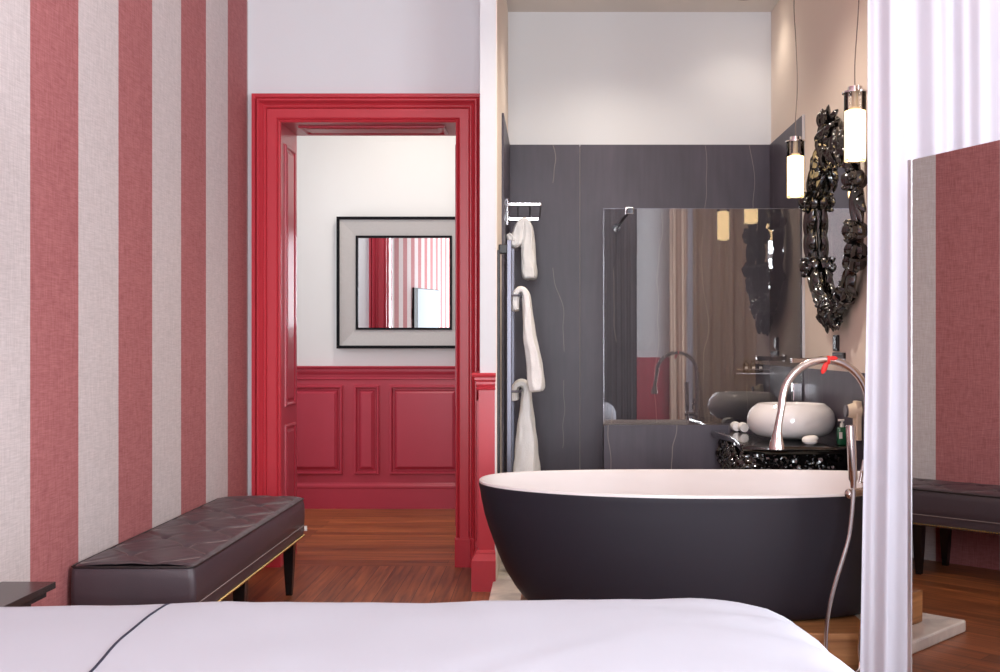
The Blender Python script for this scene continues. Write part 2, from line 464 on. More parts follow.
for sx, a in ((1, DX1), (-1, DX0)):
    pts = [(-.004, 0), (-.004, .036), (.024, .040), (.078, .040), (.084, .052), (.10, .056), (.108, .078), (.13, .078), (.134, .060), (.152, .060), (.152, 0)]
    r0 = [Vector((a + sx * p, YD - d, 0)) for p, d in pts]; r1 = [Vector((a + sx * p, YD - d, .15)) for p, d in pts]
    r2 = [Vector((a + sx * p, YD - d * .86, .158)) for p, d in pts]
    MB().loft([r0, r1, r2], True, True).build('plinth_block', 'red', dr, True, 20, kind='structure')

def nested(mb, mapf, u0, u1, v0, v1, steps):
    """raised panel: nested rectangles (inset, height), mapf(u, v, h) -> point"""
    rings = []
    for ins, h in steps:
        rings.append([mapf(u0 + ins, v0 + ins, h), mapf(u1 - ins, v0 + ins, h), mapf(u1 - ins, v1 - ins, h), mapf(u0 + ins, v1 - ins, h)])
    mb.loft(rings, True, False)
    n = len(rings); o = len(mb.v) - 4
    mb.f.append((o, o + 1, o + 2, o + 3))
PST = [(0, 0), (.002, .010), (.008, .014), (.016, .014), (.022, .006), (.026, .001), (.036, .001), (.040, .005), (.058, .013), (.060, .0145)]
PSM = [(0, 0), (.002, .008), (.008, .011), (.016, .010), (.022, .003), (.030, .002), (.034, .004), (.044, .009)]
# lining of the opening (thick wall): panelled sides and head
jl = MB().box(DX0 - .019, DX0, YD, YH, 0, DZ + .019)
zm = Z(415, 6.15)
for z0, z1 in ((.2, zm - .05), (zm + .05, DZ - .1)):
    nested(jl, lambda u, v, h: Vector((DX0 + h, u, v)), YD + .07, YH - .05, z0, z1, PSM)
S('jamb_panel', jl, 'darkred', dr)
jr = MB().box(DX1, DX1 + .019, YD, YH, 0, DZ + .019)
for z0, z1 in ((.2, zm - .05), (zm + .05, DZ - .1)):
    nested(jr, lambda u, v, h: Vector((DX1 - h, u, v)), YD + .07, YH - .05, z0, z1, PSM)
S('jamb_panel', jr, 'darkred', dr)
jt = MB().box(DX0 + .0005, DX1 - .0005, YD, YH, DZ, DZ + .019)
nested(jt, lambda u, v, h: Vector((u, v, DZ - h)), DX0 + .07, DX1 - .07, YD + .08, YH - .06, PSM)
S('soffit_panel', jt, 'darkred', dr)

# ------------------------------------------------------------------ hall wainscot
wr = struct('trim_hall')
yw = YF - .02
m = MB().box(-3.39, XN0 - .001, yw, YF - .001, .15, 1.0)
S('wainscot_board', m, 'darkred', wr)
for u0, u1 in ((-2.75, -2.56), (X(271, YF), X(343.5, YF)), (X(354.5, YF), X(380, YF)), (X(390, YF), X(461, YF))):
    m = MB(); nested(m, lambda u, v, h: Vector((u, yw - h * 1.9, v)), u0, u1, .252, .911, PST)
    S('raised_panel', m, 'darkred', wr)
capp = [(0, 1.052), (.055, 1.052), (.058, 1.045), (.052, 1.034), (.040, 1.030), (.040, 1.012), (.034, .996), (.026, .99), (.024, .968), (.030, .962), (.030, .954), (.02, .948), (0, .948)]
S('dado_cap', MB().prism([(YF - .02 * 0 - a, b) for a, b in [(p[0] , p[1]) for p in capp]], 'x', -3.39, XN0 - .001), 'darkred', wr)
basep = [(0, 0), (.042, 0), (.042, .15), (.046, .155), (.046, .168), (.036, .178), (.028, .182), (.022, .19), (0, .19)]
S('skirting', MB().prism([(YF - a, b) for a, b in basep], 'x', -3.39, XN0 - .001), 'darkred', wr)

# dado round the free end of the partition (front face and the face toward the doorway)
pr = struct('trim_partition')
xl, xr_ = XN0, XN1
def collar(z_pts, name, mat='red'):
    """z_pts: (projection, z) swept round left side and front of partition"""
    rings = []
    for p_, z in z_pts: pass
    path = []
    for d, z in z_pts: path.append((d, z))
    r0 = [Vector((xl - d, YD - .07, z)) for d, z in path]
    r1 = [Vector((xl - d, YN - d, z)) for d, z in path]
    r2 = [Vector((xr_ - .012 + min(d, .03) * .25, YN - d, z)) for d, z in path]
    mb = MB().loft([r0, r1, r2], True, True)
    return S(name, mb, mat, pr)
collar([(0, .12), (.006, .12), (.006, 1.02), (0, 1.02)], 'dado_panel')
collar([(0, 1.068), (.036, 1.068), (.04, 1.06), (.036, 1.05), (.026, 1.046), (.026, 1.034), (.018, 1.024), (.018, 1.012), (.012, 1.0), (.018, .992), (.014, .984), (0, .984)], 'dado_cap')
collar([(0, 0), (.04, 0), (.04, .150), (.036, .158), (.022, .18), (.022, .188), (.012, .198), (0, .198)], 'skirting')
m = MB().box(xl - .018, xl - .006, YN + .03, YN + .06, .2, .93).box(xl - .018, xl - .006, YN + .30, YN + .33, .2, .93).box(xl - .018, xl - .006, YN + .06, YN + .30, .90, .93)
S('panel_moulding', m, 'red', pr)

# ------------------------------------------------------------------ hall mirror
hm = thing('wall_mirror', 'square mirror in a wide grey frame hung above the red hallway wainscot', 'mirror', (X(403.5, YF), YF, Z(349, YF)))
def rectring(mb, x0, x1, z0, z1, steps):
    rings = []
    for ins, y in steps:
        rings.append([Vector((x0 + ins, y, z0 + ins)), Vector((x1 - ins, y, z0 + ins)), Vector((x1 - ins, y, z1 - ins)), Vector((x0 + ins, y, z1 - ins))])
    mb.loft(rings, True, False)
mx0, mx1, mz0, mz1 = X(338, YF), X(471, YF), Z(348.5, YF), Z(217.5, YF)
m = MB(); rectring(m, mx0, mx1, mz0, mz1, [(0, YF - .001), (0, YF - .060), (.022, YF - .060), (.022, YF - .05)])
m.build('outer_edge', 'blackedge', hm, False)
m = MB(); rectring(m, mx0, mx1, mz0, mz1, [(.018, YF - .052), (.14, YF - .028)])
m.build('frame', 'frame', hm, False)
m = MB(); rectring(m, mx0, mx1, mz0, mz1, [(.138, YF - .026), (.138, YF - .040), (.154, YF - .040), (.154, YF - .018)])
m.build('inner_edge', 'blackedge', hm, False)
MB().box(mx0 + .15, mx1 - .15, YF - .024, YF - .012, mz0 + .15, mz1 - .15).build('glass', 'mirror', hm, False)

# ------------------------------------------------------------------ upholstered bench
BX0, BX1, BY0, BY1, BZ = -1.622, X(193.8, 3.73), 3.73, 5.42, .455
bn = thing('bench', 'long dark brown leather bench with quilted top beside the striped wall', 'bench', ((BX0 + BX1) / 2, (BY0 + BY1) / 2, 0))
m = MB()
nx, ny = 44, 150
def crease(x, y):
    a = (x - BX0) / (BX1 - BX0) * 3.0; b = (y - BY0) / (BY1 - BY0) * 10.0
    p = (a + b) * .5; q = (a - b) * .5
    d1 = abs(p - round(p)); d2 = abs(q - round(q))
    c = max(math.exp(-(d1 / .05) ** 2), math.exp(-(d2 / .05) ** 2))
    k = math.exp(-((d1 ** 2 + d2 ** 2) / .012))
    return c, k
vs = []
for j in range(ny + 1):
    for i in range(nx + 1):
        u = i / nx; v = j / ny
        x = BX0 + .006 + u * (BX1 - BX0 - .012); y = BY0 + .006 + v * (BY1 - BY0 - .012)
        ed = min(x - BX0, BX1 - x, y - BY0, BY1 - y)
        w = min(1, ed / .05)
        c, k = crease(x, y)
        z = BZ + .012 * math.sin(PI * u) ** .6 - (1 - min(1, ed / .022)) ** 2 * .012 - w * (.006 * c + .013 * k) + .0025 * noise.noise(Vector((x * 18, y * 18, 0)))
        vs.append(Vector((x, y, z)))
fs = [(j * (nx + 1) + i, j * (nx + 1) + i + 1, (j + 1) * (nx + 1) + i + 1, (j + 1) * (nx + 1) + i) for j in range(ny) for i in range(nx)]
m.add(vs, fs)
m.build('quilted_top', 'leather', bn, True, 60)
# side cushion box, slightly bulging
rings = []
for z, b in ((.262, -.004), (.268, 0), (.30, .003), (.318, .001), (.322, .004), (.36, .006), (.41, .005), (.436, .001), (.446, -.003)):
    r = []
    for cx, cy, a0 in ((BX1, BY1, 0), (BX0, BY1, 90), (BX0, BY0, 180), (BX1, BY0, 270)):
        sx = 1 if a0 in (0, 270) else -1; sy = 1 if a0 in (0, 90) else -1
        rad = .022
        bx = b if sx > 0 else 0
        for q in range(5):
            a = math.radians(a0 + q * 22.5)
            r.append(Vector((cx + sx * (-rad + bx) + rad * math.cos(a), cy + sy * (-rad + b) + rad * math.sin(a), z)))
        if a0 == 0: pass
    rings.append(r)
MB().loft(rings, True, True).build('cushion_side', 'leather', bn, True, 50)
def loop_tube(z, off, r):
    rad = .024; pts = []
    for cx, cy, a0 in ((BX1, BY1, 0), (BX0, BY1, 90), (BX0, BY0, 180), (BX1, BY0, 270)):
        sx = 1 if a0 in (0, 270) else -1; sy = 1 if a0 in (0, 90) else -1
        for q in range(5):
            a = math.radians(a0 + q * 22.5)
            pts.append(Vector((cx + sx * (-rad) + (rad + (off if sx > 0 else 0)) * math.cos(a), cy - sy * rad + (rad + off) * math.sin(a), z)))
    pts.append(pts[0])
    return pts
MB().tube(loop_tube(.449, .0, 0), .004, 8).build('piping', 'piping', bn)
MB().tube(loop_tube(.320, .004, 0), .0022, 6).build('seam_stitching', 'thread', bn)
# diagonal stitching of the quilting
m = MB()
def topz(x, y):
    ed = min(x - BX0, BX1 - x, y - BY0, BY1 - y); w = max(0, min(1, ed / .05)); c, k = crease(x, y)
    u = (x - BX0) / (BX1 - BX0)
    return BZ + .012 * max(0, math.sin(PI * u)) ** .6 - (1 - min(1, ed / .022)) ** 2 * .012 - w * (.006 * c + .013 * k)
for k in range(-3, 8):
    for sgn in (1, -1):
        run = []
        for t in range(61):
            b = t / 60 * 10 if True else 0
            a = (2 * k - b) if sgn > 0 else (2 * k - 3 + b)
            a_ = a if sgn > 0 else a
            if sgn < 0:
                a_ = b - 2 * (k)
            if .12 <= a_ <= 2.88 and .1 <= b <= 9.9:
                x = BX0 + a_ / 3 * (BX1 - BX0); y = BY0 + b / 10 * (BY1 - BY0)
                run.append(Vector((x, y, topz(x, y) + .0012)))
        if len(run) > 3: m.tube(run, .0016, 5)
m.build('quilt_stitching', 'thread', bn)
m = MB()
def nails(p0, p1, n):
    for i in range(n):
        p = p0.lerp(p1, (i + .5) / n)
        m.lobed(p, (p1 - p0), (0, 0, 1), .012, .0055, .0055, seg=6, ring=4)
nails(Vector((BX1 + .003, BY0 + .01, .271)), Vector((BX1 + .003, BY1 - .01, .271)), 115)
nails(Vector((BX0 + .01, BY0 - .003, .271)), Vector((BX1 - .005, BY0 - .003, .271)), 28)
nails(Vector((BX0 + .01, BY1 + .003, .271)), Vector((BX1 - .005, BY1 + .003, .271)), 28)
m.build('nail_trim', 'brass', bn)
for ly in (BY0 + .10, 4.455, BY1 - .12):
    for lx in (BX1 - .045, BX0 + .06):
        MB().loft([[Vector((lx + a * w, ly + b * w, z)) for a, b in ((-1, -1), (1, -1), (1, 1), (-1, 1))] for w, z in ((.014, 0), (.021, .12), (.026, .262))], True, True).build('leg', 'blackwood', bn, False)
MB().box(BX1 + .004, BX1 + .018, BY1 - .02, BY1 - .014, .292, .316, .001).build('care_tag', 'label', bn, label='small white care tag')

# ------------------------------------------------------------------ low table
ty = 3.27; tz = .5
tx1 = X(56, ty)
tb = thing('side_table', 'low dark polished wood table at the foot of the bed by the striped wall', 'table', ((XL + tx1) / 2, 2.96, 0))
MB().box(XL + .012, tx1, 2.66, ty, tz - .020, tz, .002).build('tabletop', 'tablewood', tb, False)
MB().box(XL + .03, tx1 - .022, 2.70, ty - .012, tz - .043, tz - .020, .002).build('apron', 'tablewood', tb, False)
for lx in (XL + .05, tx1 - .07):
    for ly in (2.73, ty - .07):
        MB().loft([[Vector((lx + a * w, ly + b * w, z)) for a, b in ((-1, -1), (1, -1), (1, 1), (-1, 1))] for w, z in ((.014, 0), (.02, tz - .043))], True, True).build('leg', 'tablewood', tb, False)

# ------------------------------------------------------------------ bed
bd = thing('bed', 'large bed under a smooth white duvet with thin navy piping', 'bed', (-.42, 1.4, 0))
bx0, bx1, by0, by1, ztop = -1.46, .66, .35, 2.61, .6
TH = math.radians(3.6); bc = Vector((-.42, 1.4, 0))
R = Matrix.Translation(bc) @ Matrix.Rotation(TH, 4, 'Z') @ Matrix.Translation(-bc)
def rrect(x0, x1, y0, y1, rad, n=10, e=24):
    pts = []
    cs = ((x1 - rad, y1 - rad, 0), (x0 + rad, y1 - rad, 90), (x0 + rad, y0 + rad, 180), (x1 - rad, y0 + rad, 270))
    for ci, (cx, cy, a0) in enumerate(cs):
        for q in range(n + 1):
            a = math.radians(a0 + 90 * q / n); pts.append(Vector((cx + rad * math.cos(a), cy + rad * math.sin(a), 0)))
        nx_ = cs[(ci + 1) % 4]; a = math.radians(nx_[2])
        q1 = Vector((nx_[0] + rad * math.cos(a), nx_[1] + rad * math.sin(a), 0)); p0 = pts[-1].copy()
        for s in range(1, e): pts.append(p0.lerp(q1, s / e))
    return pts
rings = []
def bedring(ins, z):
    rad = max(.03, .24 - ins * .55)
    r = []
    for p in rrect(bx0 + ins, bx1 - ins, by0 + ins, by1 - ins, rad):
        dz = 0
        w = 1.0
        dz += .010 * noise.noise(Vector((p.x * 2.2, p.y * 2.2, 3.1))) + .004 * noise.noise(Vector((p.x * 9 + p.y * 5, p.y * 4 - p.x * 3, 0)))
        # creases that run diagonally near the foot corner on the window side
        c = max(0, 1 - abs(p.x - bx1 + .1) / .55)
        dz += c * .006 * math.sin((p.x * 1.0 + p.y * 2.2) * 14 + 2 * noise.noise(p * 3))
        fold = .010 * math.sin((p.x + p.y) * 9) * max(0, (.5 - z) / .4) if z < .5 else 0
        q = Vector((p.x, p.y, z + dz * (1 if z > .45 else .3)))
        d = Vector((p.x - bc.x, p.y - bc.y, 0)).normalized()
        q += d * fold
        r.append(R @ q)
    return r
for z, ins in ((.10, .0), (.25, .0), (.40, .0), (.49, .004)):
    rings.append(bedring(ins, z))
for q in range(1, 8):
    a = q / 7 * PI / 2
    rings.append(bedring(.004 + .13 * (1 - math.cos(a)), .49 + .129 * math.sin(a)))
for ins in (.16, .2, .25, .31, .38, .46, .55, .65, .76, .88, 1.0):
    rings.append(bedring(ins, .619 + .012 * min(1, (ins - .13) / .5)))
MB().loft(rings, True, True).build('duvet', 'bed', bd, True, 70)
MB().box(bx0 + .06, bx1 - .06, by0 + .06, by1 - .06, .06, .09, .01, rot=R).build('bed_base', 'greybasket', bd, False)
for lx in (bx0 + .2, bx1 - .2):
    for ly in (by0 + .2, by1 - .2):
        p = R @ Vector((lx, ly, 0)); MB().lathe((p.x, p.y, 0), [(.025, 0), (.03, .06)], 12).build('foot', 'blackwood', bd)
BED_PIPE = True

# ------------------------------------------------------------------ bathtub on plinth
pl = MB().box(-.11, 1.16, 3.885, 4.86, .0515, .185, .005)
tag(pl.build('bath_plinth', 'oak', None, False), 'long warm oak plinth under the freestanding bathtub', 'plinth')
tc = (.63, 4.39)
def srect(a, b, z, n=72, e=2.25):
    r = []
    for k in range(n):
        t = 2 * PI * k / n; c, s_ = math.cos(t), math.sin(t)
        r.append(Vector((tc[0] + a * math.copysign(abs(c) ** (2 / e), c), tc[1] + b * math.copysign(abs(s_) ** (2 / e), s_), z)))
    return r
ZR = .657
tub = thing('bathtub', 'large oval freestanding bathtub, charcoal outside and white inside', 'bathtub', (tc[0], tc[1], .186))
prof_t = [(.0, .66, .345), (.003, .69, .365), (.012, .712, .379), (.035, .738, .389), (.067, .762, .396), (.131, .802, .405), (.19, .829, .411), (.228, .843, .415), (.29, .866, .419), (.343, .883, .423), (.40, .895, .427), (.44, .902, .429), (.455, .906, .431), (.463, .905, .4305)]
def rimz(h, a, b):
    ring = srect(a, b, .187 + h)
    lift = .012 * (h / .47)
    for v in ring: v.z += lift * ((v.x - tc[0]) / .9) ** 2
    return ring
rings = [rimz(h, a, b) for h, a, b in prof_t]
m = MB().loft(rings, True, False); m.f.append(tuple(range(71, -1, -1))); m.build('outer_shell', 'tubout', tub, True, 50)
inn = [(.4632, .905, .4305), (.470, .904, .4295), (.4735, .898, .425), (.473, .890, .417), (.466, .882, .408), (.42, .862, .392), (.30, .80, .355), (.16, .68, .300), (.08, .60, .255), (.055, .5, .19), (.05, .2, .08)]
m = MB().loft([rimz(h, a, b) for h, a, b in inn], True, False); m.f.append(tuple(range(72 * 10, 72 * 11))); m.build('inner_shell', 'tubin', tub, True, 50)
MB().lathe((tc[0], tc[1], .187 + .0505), [(.03, 0), (.03, .006), (.022, .009)], 20).build('drain', 'polish', tub)

# ------------------------------------------------------------------ floor-standing bath faucet
yf = 3.82
post_x = X(868, yf)
bf = thing('bath_faucet', 'tall brushed gooseneck bath faucet with hand shower standing at the tub end', 'faucet', (post_x, yf, .05))
cz = Z(403, yf); cx = X(825, yf); rr = post_x - cx
pts = [Vector((post_x, yf, z)) for z in (.07, .3, .6, .9, cz - .03)]
pts += [Vector((cx + rr * math.cos(a), yf, cz + rr * math.sin(a))) for a in [PI * k / 24 for k in range(25)]]
lx = cx - rr
pts += [Vector((lx - .004, yf, cz - .03)), Vector((lx - .010, yf, cz - .06)), Vector((lx - .016, yf, cz - .10)), Vector((lx - .018, yf, cz - .125)), Vector((lx - .019, yf, cz - .145)), Vector((lx - .019, yf, cz - .160))]
rad = [.014] * (len(pts) - 6) + [.0125, .0125, .015, .021, .026, .0265]
MB().tube(pts, .014, 16, True, rad).build('gooseneck_spout', 'chrome', bf)
MB().lathe((post_x, yf, .0505), [(.06, 0), (.06, .01), (.05, .016), (.018, .02)], 24).build('floor_flange', 'chrome', bf)
hp = at(858, 491, yf)
m = MB().tube([(post_x + .02, yf, hp.z), (X(852, yf) , yf - .02, hp.z - .004)], .016, 14)
m.lathe((post_x, yf, hp.z - .03), [(.021, 0), (.022, .01), (.022, .05), (.021, .06)], 16)
m.lobed(at(849, 494, yf - .03), (1, 0, 0), (0, 0, 1), .03, .018, .018, seg=14)
m.build('mixer_body', 'chrome', bf)
MB().tube([at(861, 472, yf - .02), at(866, 470, yf - .02)], .008, 10).tube([at(860, 483, yf - .02), at(864, 460, yf - .02)], .006, 10).build('lever', 'chrome', bf)
hb, ht = at(853.5, 488, yf - .045), at(850.5, 425, yf - .045)
MB().tube([hb, hb.lerp(ht, .1), hb.lerp(ht, .14), hb.lerp(ht, .97), ht], .015, 16, True, [.010, .011, .0155, .0165, .0145]).build('hand_shower', 'chrome', bf)
hose = [at(853.5, 489, yf - .045), at(853, 500, yf - .045), at(849.5, 534, yf - .045), at(843, 558, yf - .045), at(837, 577, yf - .045), at(830, 604, yf - .045), at(826.5, 628, yf - .045), at(826, 655, yf - .045)]
zz = .06
hose += [Vector((hose[-1].x + .01, yf - .045, .10)), Vector((hose[-1].x + .05, yf - .04, .068)), Vector((hose[-1].x + .12, yf - .02, .08)), Vector((post_x - .03, yf, .16)), Vector((post_x - .016, yf, .3)), Vector((post_x - .012, yf - .01, hp.z - .08)), Vector((post_x - .012, yf - .01, hp.z - .01))]
def smooth_path(p, n=6):
    out = []
    for i in range(len(p) - 1):
        a, b, c, d = p[max(i - 1, 0)], p[i], p[i + 1], p[min(i + 2, len(p) - 1)]
        for k in range(n):
            t = k / n
            out.append(0.5 * ((2 * b) + (c - a) * t + (2 * a - 5 * b + 4 * c - d) * t * t + (3 * b - a - 3 * c + d) * t ** 3))
    out.append(p[-1]); return out
MB().tube(smooth_path(hose), .0075, 10).build('hose', 'chrome', bf)

rb = thing('ribbon', 'small red ribbon tied over the top of the gooseneck faucet', 'ribbon', at(826, 360, yf))
def leafstrip(p0, p1, w, n=6):
    m_ = MB(); d = (p1 - p0); L = d.length; ax = d.normalized(); up = Vector((0, 1, 0)); s_ = ax.cross(up).normalized()
    m_.lobed((p0 + p1) / 2, ax, s_, L, w / 2, .004, seg=10, ring=6)
    return m_
leafstrip(at(827, 362, yf - .018), at(822, 374, yf - .016), .020).build('tail', 'redribbon', rb)
leafstrip(at(829, 358, yf - .016), at(838, 358.5, yf - .010), .016).build('tail', 'redribbon', rb)
m = MB(); ca = at(828, 359, yf)
ang = math.atan2(ca.z - cz, ca.x - cx)
rc = Vector((cx + rr * math.cos(ang), yf, cz + rr * math.sin(ang))); tdir = Vector((-math.sin(ang), 0, math.cos(ang)))
m.tube([rc - tdir * .005, rc + tdir * .005], .0155, 16); m.build('knot', 'redribbon', rb)

# ------------------------------------------------------------------ sheer curtain
yc = 3.65
def drape(name, mat, parent, xf, xb, y0, amp, waves, z0, z1, seed):
    m = MB(); nu, nv = 220, 36
    vs = []
    for j in range(nv + 1):
        v = j / nv; z = z0 + v * (z1 - z0)
        xa = xf(v)
        for i in range(nu + 1):
            u = i / nu
            ph = u * 2 * PI * waves + 1.4 * noise.noise(Vector((u * 4, v * .8, seed))) + .5 * math.sin(u * 7 + seed)
            x = xa + (xb - xa) * u
            y = y0 + amp * (.55 + .9 * abs(noise.noise(Vector((u * 5, v * .6, seed + 5))))) * math.sin(ph) + amp * .35 * math.sin(ph * 2.3 + v * 2)
            vs.append(Vector((x, y, z)))
    m.add(vs, [(j * (nu + 1) + i, j * (nu + 1) + i + 1, (j + 1) * (nu + 1) + i + 1, (j + 1) * (nu + 1) + i) for j in range(nv) for i in range(nu)])
    return m.build(name, mat, parent, True, 180)
cu = thing('curtain', 'long white sheer curtain hanging beside the bathtub behind the standing mirror', 'curtain', (1.35, yc, .02))
drape('cloth', 'sheer', cu, lambda v: X(859.5, yc) + (X(868, yc) - X(859.5, yc)) * min(1, v * 2.4), 1.71, yc, .020, 5, .02, HC - .06, 0)
MB().box(.95, 1.80, yc - .03, yc + .03, HC - .045, HC - .001, .004).build('ceiling_track', 'frost', cu, False)
ln = thing('added_lining_curtain', 'taupe lining curtain behind the white sheer one, added to brown the shower glass reflection', 'curtain', (1.4, yc + .085, .06))  # added cloth, gives the brown area reflected in the shower glass
drape('cloth', 'taupe', ln, lambda v: 1.09, 1.70, yc + .085, .022, 7, .06, HC - .06, 3)
MB().box(1.0, 1.80, yc + .06, yc + .11, HC - .045, HC - .001, .004).build('ceiling_track', 'frost', ln, False)
bw = thing('dark_curtain', 'dark drawn curtain by the added window behind the bed, mirrored in the shower glass', 'curtain', (.9, YBACK + .12, .02))
drape('cloth', 'charcoal', bw, lambda v: .62, 1.17, YBACK + .13, .03, 6, .02, HC - .06, 8)
MB().box(.5, 1.3, YBACK + .10, YBACK + .16, HC - .045, HC - .001, .004).build('ceiling_track', 'frost', bw, False)
tw = thing('added_taupe_curtain', 'wide taupe curtain along the wall behind the bed, added to brown the shower glass reflection', 'curtain', (2.1, YBACK + .12, .02))  # second added cloth for the brown reflection in the shower glass
drape('cloth', 'darktaupe', tw, lambda v: 1.6, 2.7, YBACK + .13, .03, 9, .02, HC - .06, 12)
MB().box(1.5, 2.75, YBACK + .10, YBACK + .16, HC - .045, HC - .001, .004).build('ceiling_track', 'frost', tw, False)

# ------------------------------------------------------------------ standing mirror
sm_d = Vector((-.3859, .9225, 0)).normalized(); sm_n = Vector((-.9225, -.3859, 0)).normalized()
P1 = Vector((X(908, 3.35), 3.35, 0)); SW = 1.0; SH = Z(160, 3.35)
st = thing('standing_mirror', 'tall frameless standing mirror with a thin pale edge in front of the curtain', 'mirror', (P1.x + .2, P1.y - .4, 0))
def smp(a, b, z): return P1 - sm_d * a - sm_n * b + Vector((0, 0, z))   # a along, b behind
def slab(mb, a0, a1, b0, b1, z0, z1):
    mb.add([smp(a, b, z) for z in (z0, z1) for a, b in ((a0, b0), (a1, b0), (a1, b1), (a0, b1))],
           [(0, 1, 2, 3), (7, 6, 5, 4), (0, 4, 5, 1), (1, 5, 6, 2), (2, 6, 7, 3), (3, 7, 4, 0)])
    return mb
slab(MB(), .016, SW - .016, 0.0, .006, .04, SH - .002).build('mirror_glass', 'mirrordark', st, False)
slab(MB(), 0, .016, -.002, .022, .03, SH).build('side_edge', 'alu', st, False)
slab(MB(), SW - .016, SW, -.002, .022, .03, SH).build('side_edge', 'alu', st, False)
slab(MB(), .016, SW - .016, .0065, .022, .04, SH - .004).build('back_board', 'black', st, False)
for a in (.25, .75):
    slab(MB(), a - .04, a + .04, -.06, .18, 0, .03).build('foot', 'black', st, False)

# ------------------------------------------------------------------ glass shower screen
gs = thing('shower_screen', 'clear reflective glass shower screen standing on the low slate wall behind the basin', 'shower screen', ((XG0 + XR) / 2, YG, Z(425, YG)))
gz0, gz1 = Z(425, YG), Z(208.5, YG)
gx1 = XR - .014
# the pane is a closed thin slab; front face reflects
MB().box(XG0, gx1, YG + .010, YG + .018, gz0 + .001, gz1).build('glass_pane', 'screen', gs, False)
MB().box(XG0 - .002, XG0, YG + .009, YG + .019, gz0 + .001, gz1).build('edge_strip', 'polish', gs, False)
MB().box(XG0, gx1, YG + .009, YG + .019, gz1, gz1 + .002).build('edge_strip', 'grey', gs, False)
c0 = Vector((X(629.5, YG), YG + .014, gz1 - .012)); c1 = Vector((X(616.5, YB - .03), YB - .013, gz1 - .012))
MB().box(c0.x - .022, c0.x + .022, YG - .004, YG + .03, gz1 - .03, gz1 + .008, .003).build('clamp', 'polish', gs, False)
MB().tube([c0, c1], .009, 10).build('support_bar', 'black', gs)
MB().lathe((c1.x, YB - .030, c1.z), [(.024, 0), (.024, .017)], 18, 'y').build('wall_flange', 'polish', gs)
zc_ = Z(392, YG)
MB().box(XR - .065, XR - .0145, YG - .012, YG + .036, zc_ - .05, zc_ + .05, .004).build('wall_clamp', 'polish', gs, False)
# corner trim of the slate by the screen
S('trim_slate', MB().box(XR - .016, XR - .0005, YG - .0125, YG - .0105, 1.081, ZS), 'alu')

# ------------------------------------------------------------------ shower shelf and bottles
ys = 6.80; zs_ = Z(374, ys)
shf = thing('shower_shelf', 'narrow chrome corner shelf with amenity bottles behind the glass screen', 'shelf', (1.27, ys, zs_))
MB().box(X(735, ys), XR - .014, ys - .05, YB - .014, zs_, zs_ + .008, .001).build('shelf_plate', 'polish', shf, False)
MB().tube([(X(735, ys), ys - .055, zs_ + .03), (XR - .014, ys - .055, zs_ + .03)], .004, 8).build('front_rail', 'polish', shf)
bl = ['dark amenity bottle with white label at the free end of the shower shelf', 'dark amenity bottle with white label in the middle of the three on the shower shelf',
      'dark amenity bottle with white label nearest the corner on the shower shelf']
bot = None
for i, px in enumerate((745.5, 752.8, 759.8)):
    loc = Vector((X(px, ys), ys - .01, zs_ + .0085))
    if bot is None:
        bot = thing('amenity_bottle', bl[0], 'bottle', loc, 'amenity bottles on the shower shelf')
        MB().lathe(loc, [(.018, 0), (.019, .004), (.019, .055), (.012, .062)], 16).build('body', 'darkglass', bot)
        MB().lathe(loc + Vector((0, 0, .062)), [(.012, 0), (.012, .018)], 14).build('cap', 'black', bot)
        MB().box(loc.x - .009, loc.x + .009, loc.y - .0205, loc.y - .0195, loc.z + .016, loc.z + .038).build('label_patch', 'label', bot, False)
    else:
        c = copy_tree(bot); c.location = loc; c['label'] = bl[i]

# ------------------------------------------------------------------ towel radiator and pipe
tr = thing('towel_radiator', 'slim grey towel radiator standing off the slate side wall of the bath', 'towel rail', (-.2, 5.75, .05))
xt = -.197
def upr(y, w=.012):
    return MB().box(xt - .012, xt + .012, y - w, y + w, .0515, Z(240, 5.6), .003)
upr(5.60, .02).build('upright', 'grey', tr, False); upr(6.10, .02).build('upright', 'grey', tr, False)
RZ = [.35, Z(390, 5.8), Z(297, 5.8)]
for z in RZ:
    y0, y1 = 5.60, 6.10
    xo = X(521.6, 5.8)
    MB().tube(smooth_path([Vector((xt, y0, z)), Vector((xo - .01, y0 + .01, z)), Vector((xo, y0 + .04, z)), Vector((xo, y1 - .04, z)), Vector((xo - .01, y1 - .01, z)), Vector((xt, y1, z))], 4), .006, 8).build('rung', 'grey', tr)
zb = Z(249, 5.6)
MB().box(XN1 + .001, xt - .010, 5.575, 5.625, zb - .025, zb + .022, .004).build('wall_bracket', 'black', tr, False)
MB().box(XN1 + .001, xt - .010, 5.58, 5.62, .2, .23, .004).build('wall_bracket', 'black', tr, False)
po = MB().box(XN1 + .0005, XN1 + .013, 5.425, 5.47, .30, Z(250, 5.44), .003)  # flat pipe cover strip, stops short of the floor
tag(po.build('pipe_cover', 'black', None, False), 'thin dark vertical pipe cover on the cream edge of the bath partition', 'pipe cover')

